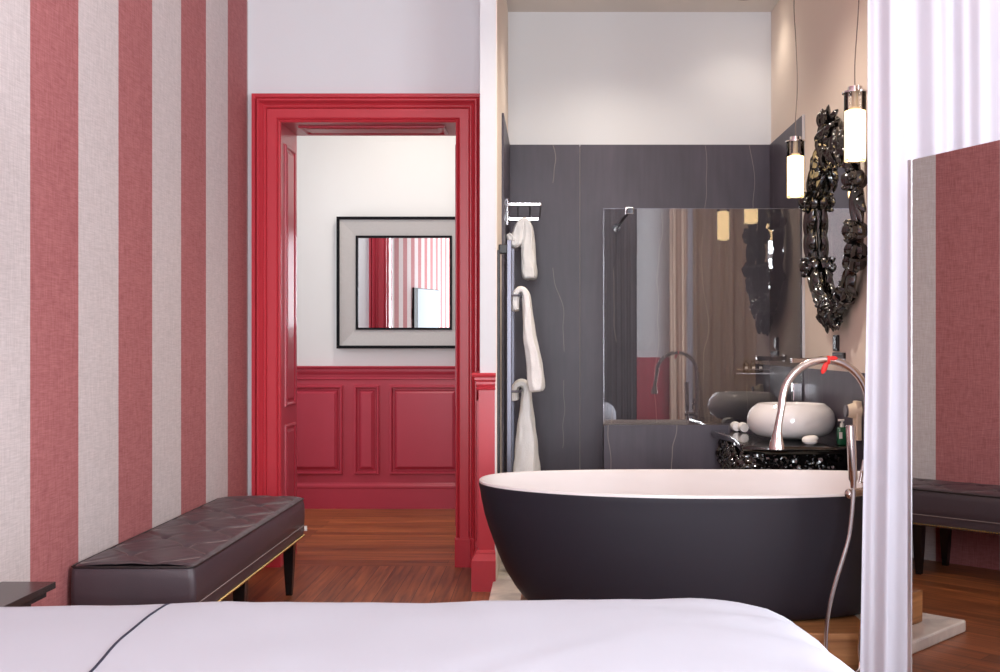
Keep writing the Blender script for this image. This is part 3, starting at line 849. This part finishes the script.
# ------------------------------------------------------------------ towels
def ribbon(path, thick, yc_, w, seed=0, wtaper=None):
    """thick cloth strip: path in photo pixels at depth yc_, thickness in px, depth w along y"""
    k = yc_ / F; S_ = 5
    pts = smooth_path([at(a, b, yc_) for a, b in path], S_)
    def interp(a, i):
        f = i / S_; q = min(int(f), len(a) - 2); t = f - q; return a[q] * (1 - t) + a[q + 1] * t
    n = len(pts); rings = []; N = 36
    for i, p in enumerate(pts):
        a = pts[max(0, i - 1)]; b = pts[min(n - 1, i + 1)]; t = (b - a).normalized()
        nn = Vector((t.z, 0, -t.x))
        end = 1 - .25 * max(0, 1 - (n - 1 - i) / 2)
        th = interp(thick, i) * k / 2 * end; ww = w * (interp(wtaper, i) if wtaper else 1) / 2
        fall = min(1, i / n * 1.4)
        ring = []
        for q in range(N):
            g = 2 * PI * q / N
            cxx, cyy = math.cos(g), math.sin(g)
            ex = math.copysign(abs(cxx) ** .6, cxx); ey = math.copysign(abs(cyy) ** .45, cyy)
            d = 1 + .12 * noise.noise(Vector((p.z * 14, q * .5, seed)))
            fo = .16 * fall * math.sin(ey * 7 + 2 * noise.noise(Vector((p.z * 5, ey, seed))))
            ring.append(p + nn * (ex * th * d + th * fo) + Vector((0, ey * ww * d, .004 * noise.noise(Vector((q * .4, i * .1, seed))))))
        rings.append(ring)
    return MB().loft(rings, True, True)
t1 = ribbon([(516, 311), (515.5, 303), (516.5, 294), (521, 290), (526, 295), (528, 315), (530.5, 340), (534, 362), (537.5, 392)], [7, 7.5, 7.5, 7, 8, 9.5, 12.5, 14, 18], 5.71, .20, 1, [.9, 1, 1, 1, 1, 1, 1, 1, 1])
tag(t1.build('towel', 'terry', None, True, 180, mods=subsurf(1)), 'white towel on the middle rung of the towel radiator, flaring outward', 'towel')
t2 = ribbon([(515, 400), (514.5, 393), (516, 386), (521, 383), (526, 387), (526.5, 405), (526.5, 425), (526.5, 450), (527, 476), (527, 500)], [8, 8, 7.5, 7, 8, 11, 17, 21, 25, 26], 5.97, .24, 5)
tag(t2.build('towel', 'terry', None, True, 180, mods=subsurf(1)), 'white bath towel on the lower rung just above the tub rim', 'towel')
# chrome towel rack with small hand towel
yr = 6.32
rk = thing('towel_rack', 'short polished chrome towel rack of two bars on the slate side wall', 'towel rack', at(506, 214, yr))
xw_ = XN1 + .0125
MB().box(xw_, xw_ + .012, yr - .035, yr + .035, Z(226, yr), Z(199, yr), .002).build('wall_plate', 'polish', rk, False)
for y_, x1p in ((204.7, 541.5), (219.3, 539)):
    MB().box(xw_ + .01, X(x1p, yr), yr - .025, yr + .025, Z(y_ + 1.8, yr), Z(y_ - 1.8, yr), .004).build('bar', 'polish', rk, False)
for px in (518, 530, 540.6):
    MB().tube([at(px, 206, yr), at(px - (.8 if px > 535 else 0), 218, yr)], .004, 8).build('link_rod', 'black', rk)
m3 = ribbon([(508.5, 235), (511.5, 240), (515.5, 244), (517.5, 238), (519.5, 229), (524, 222.5), (527.6, 228), (528, 242), (528.5, 260), (530, 280)], [5, 9, 12, 13, 11, 7.5, 10, 13, 14, 16], yr, .20, 9)
tag(m3.build('hanging_towel', 'terry', None, True, 180, mods=subsurf(1)), 'small white hand towel looped over the lower bar of the chrome rack', 'towel')

# ------------------------------------------------------------------ vanity console
VT = .745
VX0, VY0, VY1 = X(713, 5.95), 4.98, 5.965
va = thing('vanity_console', 'glossy black carved baroque console under the white basin', 'vanity', (1.15, 5.5, .05))
xr2 = XR - .0115
outl = [(VX0 - .01, VY1), (VX0 - .02, VY1 - .08), (VX0 + .015, VY1 - .25), (VX0 + .02, VY1 - .55), (VX0 - .005, VY0 + .14), (VX0 + .0, VY0 + .06), (VX0 + .05, VY0 + .015), (VX0 + .12, VY0), (VX0 + .3, VY0), (xr2, VY0), (xr2, VY1)]
def inset_poly(pts, d):
    c = Vector((sum(p[0] for p in pts) / len(pts), sum(p[1] for p in pts) / len(pts)))
    return [(min(p[0] + (d if p[0] < c.x else 0), xr2), p[1] + (d if p[1] < c.y else -d * 0)) for p in pts]
def ring_at(pts, z): return [Vector((p[0], p[1], z)) for p in pts]
MB().loft([ring_at(inset_poly(outl, .012), VT - .036), ring_at(inset_poly(outl, .004), VT - .026), ring_at(inset_poly(outl, .0), VT - .018), ring_at(inset_poly(outl, .001), VT - .006), ring_at(inset_poly(outl, .005), VT)], True, True).build('top', 'baroque', va, True, 40)
MB().loft([ring_at(inset_poly(outl, .07), VT - .15), ring_at(inset_poly(outl, .06), VT - .036)], True, True).build('apron', 'baroque', va, False)
def carve(mb, p, nrm, s):
    nrm = Vector(nrm).normalized()
    t = Vector((random.uniform(-1, 1), random.uniform(-1, 1), random.uniform(-1, 1))); t = (t - nrm * t.dot(nrm)).normalized()
    kind = random.random()
    if kind < .55:
        mb.lobed(p, t, nrm, s * random.uniform(1.3, 2.2), s * .28, s * .42, 4, .22, seg=10, ring=6, bend=-s * .2)
    elif kind < .8:
        w = nrm.cross(t); pts = []
        for q in range(9):
            a = q / 8 * 1.6 * PI; r = s * .55 * (1 - .5 * q / 8)
            pts.append(p + t * (r * math.cos(a)) + w * (r * math.sin(a)) + nrm * (.1 * s * q / 8))
        mb.tube(pts, s * .16, 6)
    else:
        mb.lobed(p, nrm, t, s * .6, s * .35, s * .35, 5, .2, seg=10, ring=5)
m = MB()
for i in range(85):
    px_ = random.uniform(VX0 + .03, xr2 - .05)
    wave = .03 * math.sin((px_ - VX0) * 22)
    carve(m, Vector((px_, VY0 + .062 + random.uniform(-.02, .005), random.uniform(VT - .17 + wave, VT - .045))), (random.uniform(-.3, .3), -1, random.uniform(-.3, .3)), random.uniform(.028, .050))
m.build('front_carving', 'baroque', va, True, 60)
m = MB()
for i in range(95):
    y_ = random.uniform(VY0 + .07, VY1 - .06)
    carve(m, Vector((VX0 + .045 + random.uniform(-.03, .0), y_, random.uniform(VT - .18, VT - .04))), (-1, random.uniform(-.3, .3), random.uniform(-.3, .3)), random.uniform(.028, .050))
m.build('side_carving', 'baroque', va, True, 60)
m = MB()
for i in range(75):
    a = random.uniform(PI * .95, PI * 1.6); h = random.uniform(0, 1); r = .055 + .03 * math.sin(h * PI)
    c = Vector((VX0 + .055, VY0 + .105, 0))
    carve(m, Vector((c.x + r * math.cos(a), c.y + r * math.sin(a), VT - .05 - h * .22)), (math.cos(a), math.sin(a), .2), random.uniform(.026, .044))
m.lathe((VX0 + .075, VY0 + .115, VT - .28), [(.035, 0), (.06, .06), (.075, .15), (.07, .24)], 14)
m.build('corner_carving', 'baroque', va, True, 60)
for lx, ly, sx, sy in ((VX0 + .08, VY0 + .12, -1, -1), (xr2 - .07, VY0 + .12, 0, -1), (VX0 + .09, VY1 - .10, -1, 0), (xr2 - .07, VY1 - .10, 0, 0)):
    P = [Vector((lx, ly, VT - .15)), Vector((lx + sx * .02, ly + sy * .02, VT - .28)), Vector((lx - sx * .02, ly - sy * .02, .32)), Vector((lx - sx * .01, ly - sy * .01, .16)), Vector((lx + sx * .015, ly + sy * .015, .055))]
    sp_ = smooth_path(P, 4)
    MB().tube(sp_, .03, 10, True, [.05 - .028 * i / (len(sp_) - 1) + (.012 if i == len(sp_) - 1 else 0) for i in range(len(sp_))]).build('leg', 'baroque', va)

# basin
bxc, byc = X(791, 5.36), 5.36
bs = thing('basin', 'rounded white porcelain vessel basin on the black console', 'basin', (bxc, byc, VT))
H = .178; bp = []
for q in range(0, 17):
    a = -PI / 2 + PI * q / 16
    r = .09 + .122 * (max(0, math.cos(a)) ** .62); bp.append((r, .012 + (H - .012) * (.5 + .5 * math.sin(a))))
bp = [(.085, .0)] + bp[1:14]
rimr = bp[-1][0]
bp += [(rimr - .012, H - .004), (rimr - .022, H - .010), (rimr - .026, H - .025), (rimr - .02, H - .06), (rimr - .05, .05), (.05, .035), (.01, .033)]
MB().lathe((bxc, byc, VT + .0005), bp, 48).build('bowl', 'porcelain', bs, True, 60)
MB().lathe((bxc, byc, VT + .034), [(.02, 0), (.02, .006), (.012, .008)], 16).build('drain', 'polish', bs)

# wall spout of basin
ysp = 5.55; zsp = Z(360.5, ysp)
ws = thing('basin_spout', 'flat straight nickel basin spout on the cream wall above the white basin', 'faucet', (XR, ysp, zsp))
MB().box(X(791, ysp), XR - .0115, ysp - .02, ysp + .02, zsp - .013, zsp + .013, .004).build('spout', 'chrome', ws, False)
MB().box(XR - .0115, XR - .001, ysp - .03, ysp + .03, zsp - .02 , zsp + .022, .002).build('wall_plate', 'chrome', ws, False)

# small things on the console
cl = None
for i, (px, yy, lab) in enumerate(((735.5, 5.87, 'rolled white face cloth at the free corner of the black console'), (743, 5.80, 'rolled white face cloth lying closest to the basin rim'))):
    p = Vector((X(px, yy), yy, VT + .0265))
    m = MB(); rings = []
    for q in range(9):
        t = q / 8; ring = []
        for k in range(18):
            a = 2 * PI * k / 18; r = .026 * (.86 + .14 * math.sin(PI * t)) * (1 + .06 * noise.noise(Vector((q * .9, k * .8, i * 3.0))))
            ring.append(p + Vector((r * math.cos(a) + .0, (t - .5) * .09, r * math.sin(a))))
        rings.append(ring)
    m.loft(rings, True, True)
    tag(m.build('face_cloth', 'terry', None, True, 60), lab, 'cloth', 'rolled face cloths on the console')
sp = Vector((X(810, 5.07), 5.07, VT + .0005))
so = thing('soap', 'pleated white wrapped soap on a small white dish in front of the basin', 'soap', sp)
MB().lathe(sp, [(.02, 0), (.03, .006), (.036, .014), (.035, .016), (.028, .010), (.01, .006)], 24).build('dish', 'porcelain', so)
MB().lobed(sp + Vector((0, 0, .026)), (1, 0, .12), (0, 0, 1), .074, .017, .024, 0, 0, seg=18, ring=8, sharp=.6).build('soap_bar', 'soap', so)
gp = Vector((X(842, 5.06), 5.06, VT + .0005))
gb = thing('pump_bottle', 'small green bottle with white pump on the black console', 'bottle', gp)
MB().box(gp.x - .020, gp.x + .020, gp.y - .02, gp.y + .02, gp.z, gp.z + .082, .006).build('body', 'green', gb, True)
MB().box(gp.x - .019, gp.x - .004, gp.y - .0215, gp.y - .0203, gp.z + .03, gp.z + .06).build('label_patch', 'label', gb, False)
MB().lathe(gp + Vector((0, 0, .082)), [(.010, 0), (.010, .016), (.005, .017), (.005, .028)], 14).box(gp.x - .018, gp.x + .010, gp.y - .007, gp.y + .007, gp.z + .108, gp.z + .118, .002).build('pump', 'whiteplastic', gb)
hy = 4.90; hd = Vector((X(859, hy), hy, Z(411, hy)))
hdx = thing('hair_dryer', 'cream hair dryer held on the wall beside the curtain above the console', 'hair dryer', (XR, hy, hd.z - .1))
MB().tube([hd + Vector((-.055, 0, .0)), hd + Vector((-.045, 0, 0)), hd + Vector((-.02, 0, .002)), hd + Vector((.01, 0, .003)), hd + Vector((.018, 0, .003))], .03, 18, True, [.026, .03, .036, .040, .034]).build('barrel', 'creamplastic', hdx)
MB().tube([hd + Vector((-.062, 0, 0)), hd + Vector((-.052, 0, 0))], .027, 18).build('nozzle', 'grey', hdx)
MB().tube([hd + Vector((-.012, 0, -.03)), hd + Vector((-.006, 0, -.08)), hd + Vector((-.001, 0, -.115))], .014, 12, True, [.016, .014, .012]).build('handle', 'creamplastic', hdx)
MB().box(XR - .034, XR - .0115, hy - .035, hy + .035, hd.z - .13, hd.z + .045, .004).build('wall_holder', 'creamplastic', hdx, False)

# switches on the cream wall
def platey(px0, px1): return XR * F / (px1 - VX), XR * F / (px0 - VX)
a, b = platey(834.8, 840.2); ym = (a + b) / 2
sw = thing('light_switch', 'dark square light switch on the cream wall above the power socket', 'switch', (XR, ym, Z(343, ym)))
MB().box(XR - .012, XR - .001, ym - .042, ym + .042, Z(351, ym), Z(335, ym), .002).build('plate', 'black', sw, False)
MB().box(XR - .016, XR - .012, ym - .03, ym + .03, Z(349, ym), Z(337, ym), .001).build('rocker', 'blackwood', sw, False)
a, b = platey(834.6, 846); ym = (a + b) / 2
so_ = thing('power_socket', 'wide wall socket with a dark upper and pale lower half under the switch', 'socket', (XR, ym, Z(358, ym)))
MB().box(XR - .010, XR - .001, a, b, Z(364, ym), Z(358.5, ym), .002).build('lower_plate', 'alu', so_, False)
MB().box(XR - .012, XR - .001, a, b, Z(358.4, ym), Z(352.6, ym), .002).build('upper_plate', 'black', so_, False)
for yy in (a + .05, b - .05):
    MB().lathe((XR - .012, yy, Z(361.5, ym)), [(.010, 0), (.010, .003)], 14, 'x').build('outlet', 'black', so_)

# ------------------------------------------------------------------ baroque mirror
YM_, ZM_ = 5.20, 1.79
AY, AZ = .43, .415
bq = thing('ornate_mirror', 'oval mirror in a heavy black baroque carved frame on the cream bath wall', 'mirror', (XR, YM_, ZM_ - .5))
n = 64
ring = [Vector((XR - .03, YM_ + AY * .98 * math.cos(2 * PI * k / n), ZM_ + AZ * .98 * math.sin(2 * PI * k / n))) for k in range(n)]
MB().loft([[v + Vector((.028, 0, 0)) for v in ring], ring], True, True).build('glass', 'mirror', bq, False)
def loop(t, ky=1.0, kz=1.0, x=0.045):
    return Vector((XR - x, YM_ + AY * ky * math.cos(t), ZM_ + AZ * kz * math.sin(t)))
pts = []; rad = []
for k in range(n + 1):
    t = 2 * PI * k / n
    pts.append(loop(t) + Vector((0, .012 * math.sin(7 * t), .012 * math.cos(5 * t)))); rad.append(.017 + .005 * math.sin(11 * t))
MB().tube(pts, .03, 10, False, rad).build('frame', 'baroque', bq)
def tang(t): return Vector((0, -AY * math.sin(t), AZ * math.cos(t))).normalized()
def outn(t): return Vector((0, math.cos(t) / AY, math.sin(t) / AZ)).normalized()
OUTX = Vector((-1, 0, 0))
seq = ['leaf', 'bud', 'leaf', 'leaf', 'barrel', 'leaf', 'leaf', 'barrel', 'leaf', 'leaf', 'bud', 'leaf', 'bud', 'barrel', 'leaf', 'barrel', 'leaf', 'barrel', 'leaf', 'leaf', 'leaf', 'bud', 'leaf']
i = 0; t = 0.0
steps = 23
for s_ in range(steps):
    t = 2 * PI * s_ / steps + .08
    kind = seq[s_ % len(seq)]
    if 1.05 < t < 2.0: continue
    c = loop(t, 1.0, 1.0, .055)
    if kind == 'barrel':
        m = MB()
        for dd in (-.5, .5):
            m.lobed(c + tang(t) * .05 * dd * 2 * .6, tang(t), OUTX, .082, .044, .050, 7, .2, seg=28, ring=8, sharp=.7)
        m.tube([c - tang(t) * .006, c + tang(t) * .006], .050, 18)
        m.build('carved_barrel', 'baroque', bq)
    elif kind == 'bud':
        m = MB().lobed(c + OUTX * .01, tang(t), OUTX, .092, .052, .052, 6, .16, seg=24, ring=10)
        for q in range(5):
            a = q / 5 * 2 * PI
            m.lobed(c + tang(t) * .04 * math.cos(a) + outn(t) * .046 * math.sin(a) + OUTX * .034, OUTX + outn(t) * math.sin(a), tang(t), .05, .014, .02, seg=8, ring=6)
        m.build('carved_bud', 'baroque', bq)
    else:
        m = MB()
        for q, (w, l, tilt) in enumerate(((0, .21, 0), (.024, .17, .25), (-.024, .17, -.25), (.046, .10, .5), (-.04, .09, -.5))):
            ax = (tang(t) + outn(t) * tilt).normalized()
            m.lobed(c + outn(t) * w + OUTX * (.018 - abs(w) * .35), ax, OUTX, l, .019, .016, 3, .2, seg=12, ring=9, bend=-.012)
        m.build('carved_leaf', 'baroque', bq)
# crest of feathery leaves on top, and the lower cluster
random.seed(21)
def cluster(name, p, dirs, num, s, spread):
    m = MB()
    for q in range(num):
        d = Vector(random.choice(dirs)) + Vector((random.uniform(-.5, .1), random.uniform(-.45, .45), random.uniform(-.45, .45)))
        c_ = p + Vector((random.uniform(-.05, .01), random.uniform(-1, 1) * spread[0], random.uniform(-1, 1) * spread[1]))
        m.lobed(c_, d, OUTX, s * random.uniform(1.0, 2.1), s * .22, s * .32, 4, .25, seg=10, ring=7, bend=-s * .2)
    m.lobed(p, (0, 0, 1), OUTX, spread[1] * 2.2, .045, spread[0] * 1.0, seg=14)
    return m.build(name, 'baroque', bq, True, 60)
cluster('carved_crest', Vector((XR - .05, YM_ + .03, ZM_ + AZ - .02)), [(0, .3, 1), (0, -.3, 1), (0, .6, -.8)], 44, .06, (.09, .10))
cluster('carved_crest', Vector((XR - .055, YM_ + .05, ZM_ + AZ + .075)), [(0, .5, 1), (0, -.1, 1)], 18, .045, (.06, .02))
cluster('carved_spray', Vector((XR - .05, YM_ + .25, ZM_ + AZ - .12)), [(0, .8, -1), (0, .6, -1.2)], 16, .06, (.03, .08))
cluster('carved_spray', Vector((XR - .05, YM_ - .20, ZM_ + AZ - .10)), [(0, -.9, -.8), (0, -1, -1.2)], 24, .06, (.05, .06))
cluster('carved_rosette', Vector((XR - .055, YM_, ZM_ - AZ - .03)), [(0, 1, -.3), (0, -1, -.3), (0, 0, -1)], 40, .05, (.10, .045))

# ------------------------------------------------------------------ pendants
def pendant(px, yy, ytop, ybot, label, topx, wob):
    base = at(px, ybot, yy)
    r = thing('pendant_lamp', label, 'lamp', base, 'glowing tube pendants by the baroque mirror')
    zt = Z(ytop, yy); h = zt - base.z; R_ = .043
    k = h / .304
    m = MB()
    m.loft([[base + Vector((R_ * rr_ * math.cos(2 * PI * q / 28), R_ * rr_ * math.sin(2 * PI * q / 28), z_)) for q in range(28)] for rr_, z_ in ((.92, 0), (1, 0.0), (1, h - .022), (.92, h - .022), (.92, 0.002))], True, False)
    m.build('glass_tube', 'glass', r)
    MB().lathe(base + Vector((0, 0, .004)), [(.030, 0), (.0405, .004), (.0405, h * .66), (.03, h * .675)], 24).build('diffuser', 'glow', r)
    MB().lathe(base + Vector((0, 0, h * .68)), [(.020, 0), (.020, h * .05), (.012, h * .06), (.012, h * .24)], 16).build('socket', 'creamplastic', r)
    MB().lathe(base + Vector((0, 0, h - .026)), [(.05, 0), (.05, .006)], 28).build('top_disc', 'polish', r)
    MB().lathe(base + Vector((0, 0, h - .02)), [(.028, 0), (.028, .02), (.006, .022)], 22).build('cap', 'polish', r)
    P = [Vector((base.x, yy, zt))]
    for f, dx in wob: P.append(Vector((base.x + dx, yy + dx * .3, zt + (HB - .015 - zt) * f)))
    MB().tube(smooth_path(P, 5), .0022, 6).build('cable', 'cable', r)
    MB().lathe((P[-1].x, P[-1].y, HB - .016), [(.035, 0), (.045, .015)], 20).build('ceiling_rose', 'polish', r)
    return r
pendant(795.5, 5.42, 137, 197.5, 'lit glass tube pendant hanging lower against the slate edge', 0, ((.08, 0), (.25, .01), (.45, .002), (.62, -.008), (.8, .004), (1, .0)))
pendant(855, 4.37, 87, 161.5, 'lit glass tube pendant hanging beside the curtain edge', 0, ((.1, .0), (.3, .015), (.5, .022), (.7, .004), (1, -.01)))

# ceiling downlights: two out of view are added to light the bath
dl0 = None
for i, (dx, dy, lab) in enumerate(((1.174, 6.54, 'small dark ringed ceiling spotlight over the shower screen'), (.35, 6.2, 'small dark ringed ceiling spotlight added out of view near the towels'), (.5, 4.9, 'small dark ringed ceiling spotlight added out of view over the bathtub'))):
    if dl0 is None:
        dl0 = thing('ceiling_spotlight', lab, 'lamp', (dx, dy, HB), 'bath ceiling spotlights')
        m = MB(); m.loft([[Vector((dx + r * math.cos(2 * PI * q / 32), dy + r * math.sin(2 * PI * q / 32), z)) for q in range(32)] for r, z in ((.085, HB - .001), (.085, HB - .012), (.075, HB - .016), (.064, HB - .010), (.06, HB - .002))], True, False)
        m.build('ring', 'black', dl0)
        MB().lathe((dx, dy, HB - .006), [(.058, 0), (.058, .005)], 28).build('lens', 'lampglow', dl0)
    else:
        c = copy_tree(dl0); c.location = (dx, dy, HB); c['label'] = lab
    l = bpy.data.lights.new('spot', 'SPOT'); l.energy = (9, 46, 110)[i]; l.color = (1, .88, .74); l.spot_size = math.radians(130); l.spot_blend = .8; l.shadow_soft_size = .08
    lo = bpy.data.objects.new('spot_light', l); COL.objects.link(lo); lo.location = (dx, dy, HB - .03)

# ------------------------------------------------------------------ swung-out panel on striped wall (shows in the hallway mirror)
tvr = thing('wall_screen', 'slim dark-edged screen swung out from the striped wall, seen in the hallway mirror', 'screen', (XL, 2.9, 1.3))
q0, q1 = Vector((-1.60, 3.08, 0)), Vector((-1.36, 2.55, 0)); dd = (q1 - q0).normalized(); nn = Vector((-dd.y, dd.x, 0))
if nn.y < 0: nn = -nn
def tvbox(mb, a0, a1, b0, b1, z0, z1):
    mb.add([q0 + dd * a + nn * b + Vector((0, 0, z)) for z in (z0, z1) for a, b in ((a0, b0), (a1, b0), (a1, b1), (a0, b1))],
           [(0, 1, 2, 3), (7, 6, 5, 4), (0, 4, 5, 1), (1, 5, 6, 2), (2, 6, 7, 3), (3, 7, 4, 0)]); return mb
Ltv = (q1 - q0).length
tvbox(MB(), 0, Ltv, -.03, 0, 1.3, 1.9).build('housing', 'black', tvr, False)
tvbox(MB(), .08, Ltv - .01, 0, .002, 1.31, 1.89).build('screen_glass', 'tvface', tvr, False)
MB().box(XL + .001, XL + .06, 2.86, 2.98, 1.52, 1.66, .004).tube([(XL + .05, 2.92, 1.59), (q0.x + .06, 2.90, 1.59)], .02, 10).build('wall_arm', 'black', tvr, False)

# ------------------------------------------------------------------ bed piping laid on the duvet surface
dv = [o for o in bd.children if o.name.startswith('duvet')][0]
from mathutils.bvhtree import BVHTree
off = parent_loc(bd)
bvh = BVHTree.FromPolygons([v.co + off for v in dv.data.vertices], [tuple(p.vertices) for p in dv.data.polygons])
pts = []
for k in range(41):
    t = k / 40
    y = 2.60 - t * 2.0
    x = -.852 + .055 * min(1, t * 3) - .02 * math.sin(t * 9)
    hit = bvh.ray_cast(Vector((x, y, 2)), Vector((0, 0, -1)))
    if hit[0] is not None and hit[0].z > .45: pts.append(hit[0] + Vector((0, 0, .0012)))
MB().tube(pts, .0024, 6).build('piping', 'navy', dv)

# ------------------------------------------------------------------ daylight and lamps
def area(name, loc, rot, sx, sy, power, col):
    l = bpy.data.lights.new(name, 'AREA'); l.shape = 'RECTANGLE'; l.size = sx; l.size_y = sy; l.energy = power; l.color = col
    o = bpy.data.objects.new(name, l); COL.objects.link(o); o.location = loc; o.rotation_euler = rot
    return o
area('daylight_window', (XW + .22, -1.07, 1.77), (0, PI / 2, 0), 2.8, 2.2, 190, (.90, .94, 1.0))
area('daylight_window', (XW + .22, 1.47, 1.77), (0, PI / 2, 0), 2.8, 2.2, 190, (.90, .94, 1.0))
area('daylight_window', (-.025, YBACK - .22, 1.8), (PI / 2, 0, 0), 1.43, 2.7, 300, (.90, .94, 1.0))  # frontal light through the added rear window
area('daylight_window', (-3.52, 7.25, 1.65), (0, -PI / 2, 0), 2.0, 1.25, 22, (.88, .93, 1.0))
def lamp(name, loc, size, power, col):
    o = area(name, loc, (0, 0, 0), size, size, power, col); o.data.shape = 'DISK'; return o
lamp('hall_ceiling_lamp', (-.95, 7.2, 3.19), .35, 18, (1, .95, .88))

w = bpy.data.worlds.new('sky'); sc.world = w; w.use_nodes = True
w.node_tree.nodes['Background'].inputs[0].default_value = (.75, .85, 1.0, 1); w.node_tree.nodes['Background'].inputs[1].default_value = 1.0

# ------------------------------------------------------------------ camera
cam = bpy.data.cameras.new('camera'); co = bpy.data.objects.new('camera', cam); COL.objects.link(co)
co.location = (0, 0, CH); co.rotation_euler = (PI / 2, 0, 0)
cam.sensor_width = 36; cam.lens = F / 1000 * 36
cam.shift_x = -(VX - 500) / 1000; cam.shift_y = (VY - 336) / 1000
cam.clip_start = .05
sc.camera = co
vs_ = sc.view_settings
vs_.view_transform = 'Standard'; vs_.look = 'None'; vs_.gamma = 1.0; vs_.use_curve_mapping = False; vs_.exposure = -0.05
sc.cycles.max_bounces = 10; sc.cycles.diffuse_bounces = 5; sc.cycles.glossy_bounces = 6; sc.cycles.transparent_max_bounces = 12
sc.cycles.caustics_reflective = False; sc.cycles.caustics_refractive = False
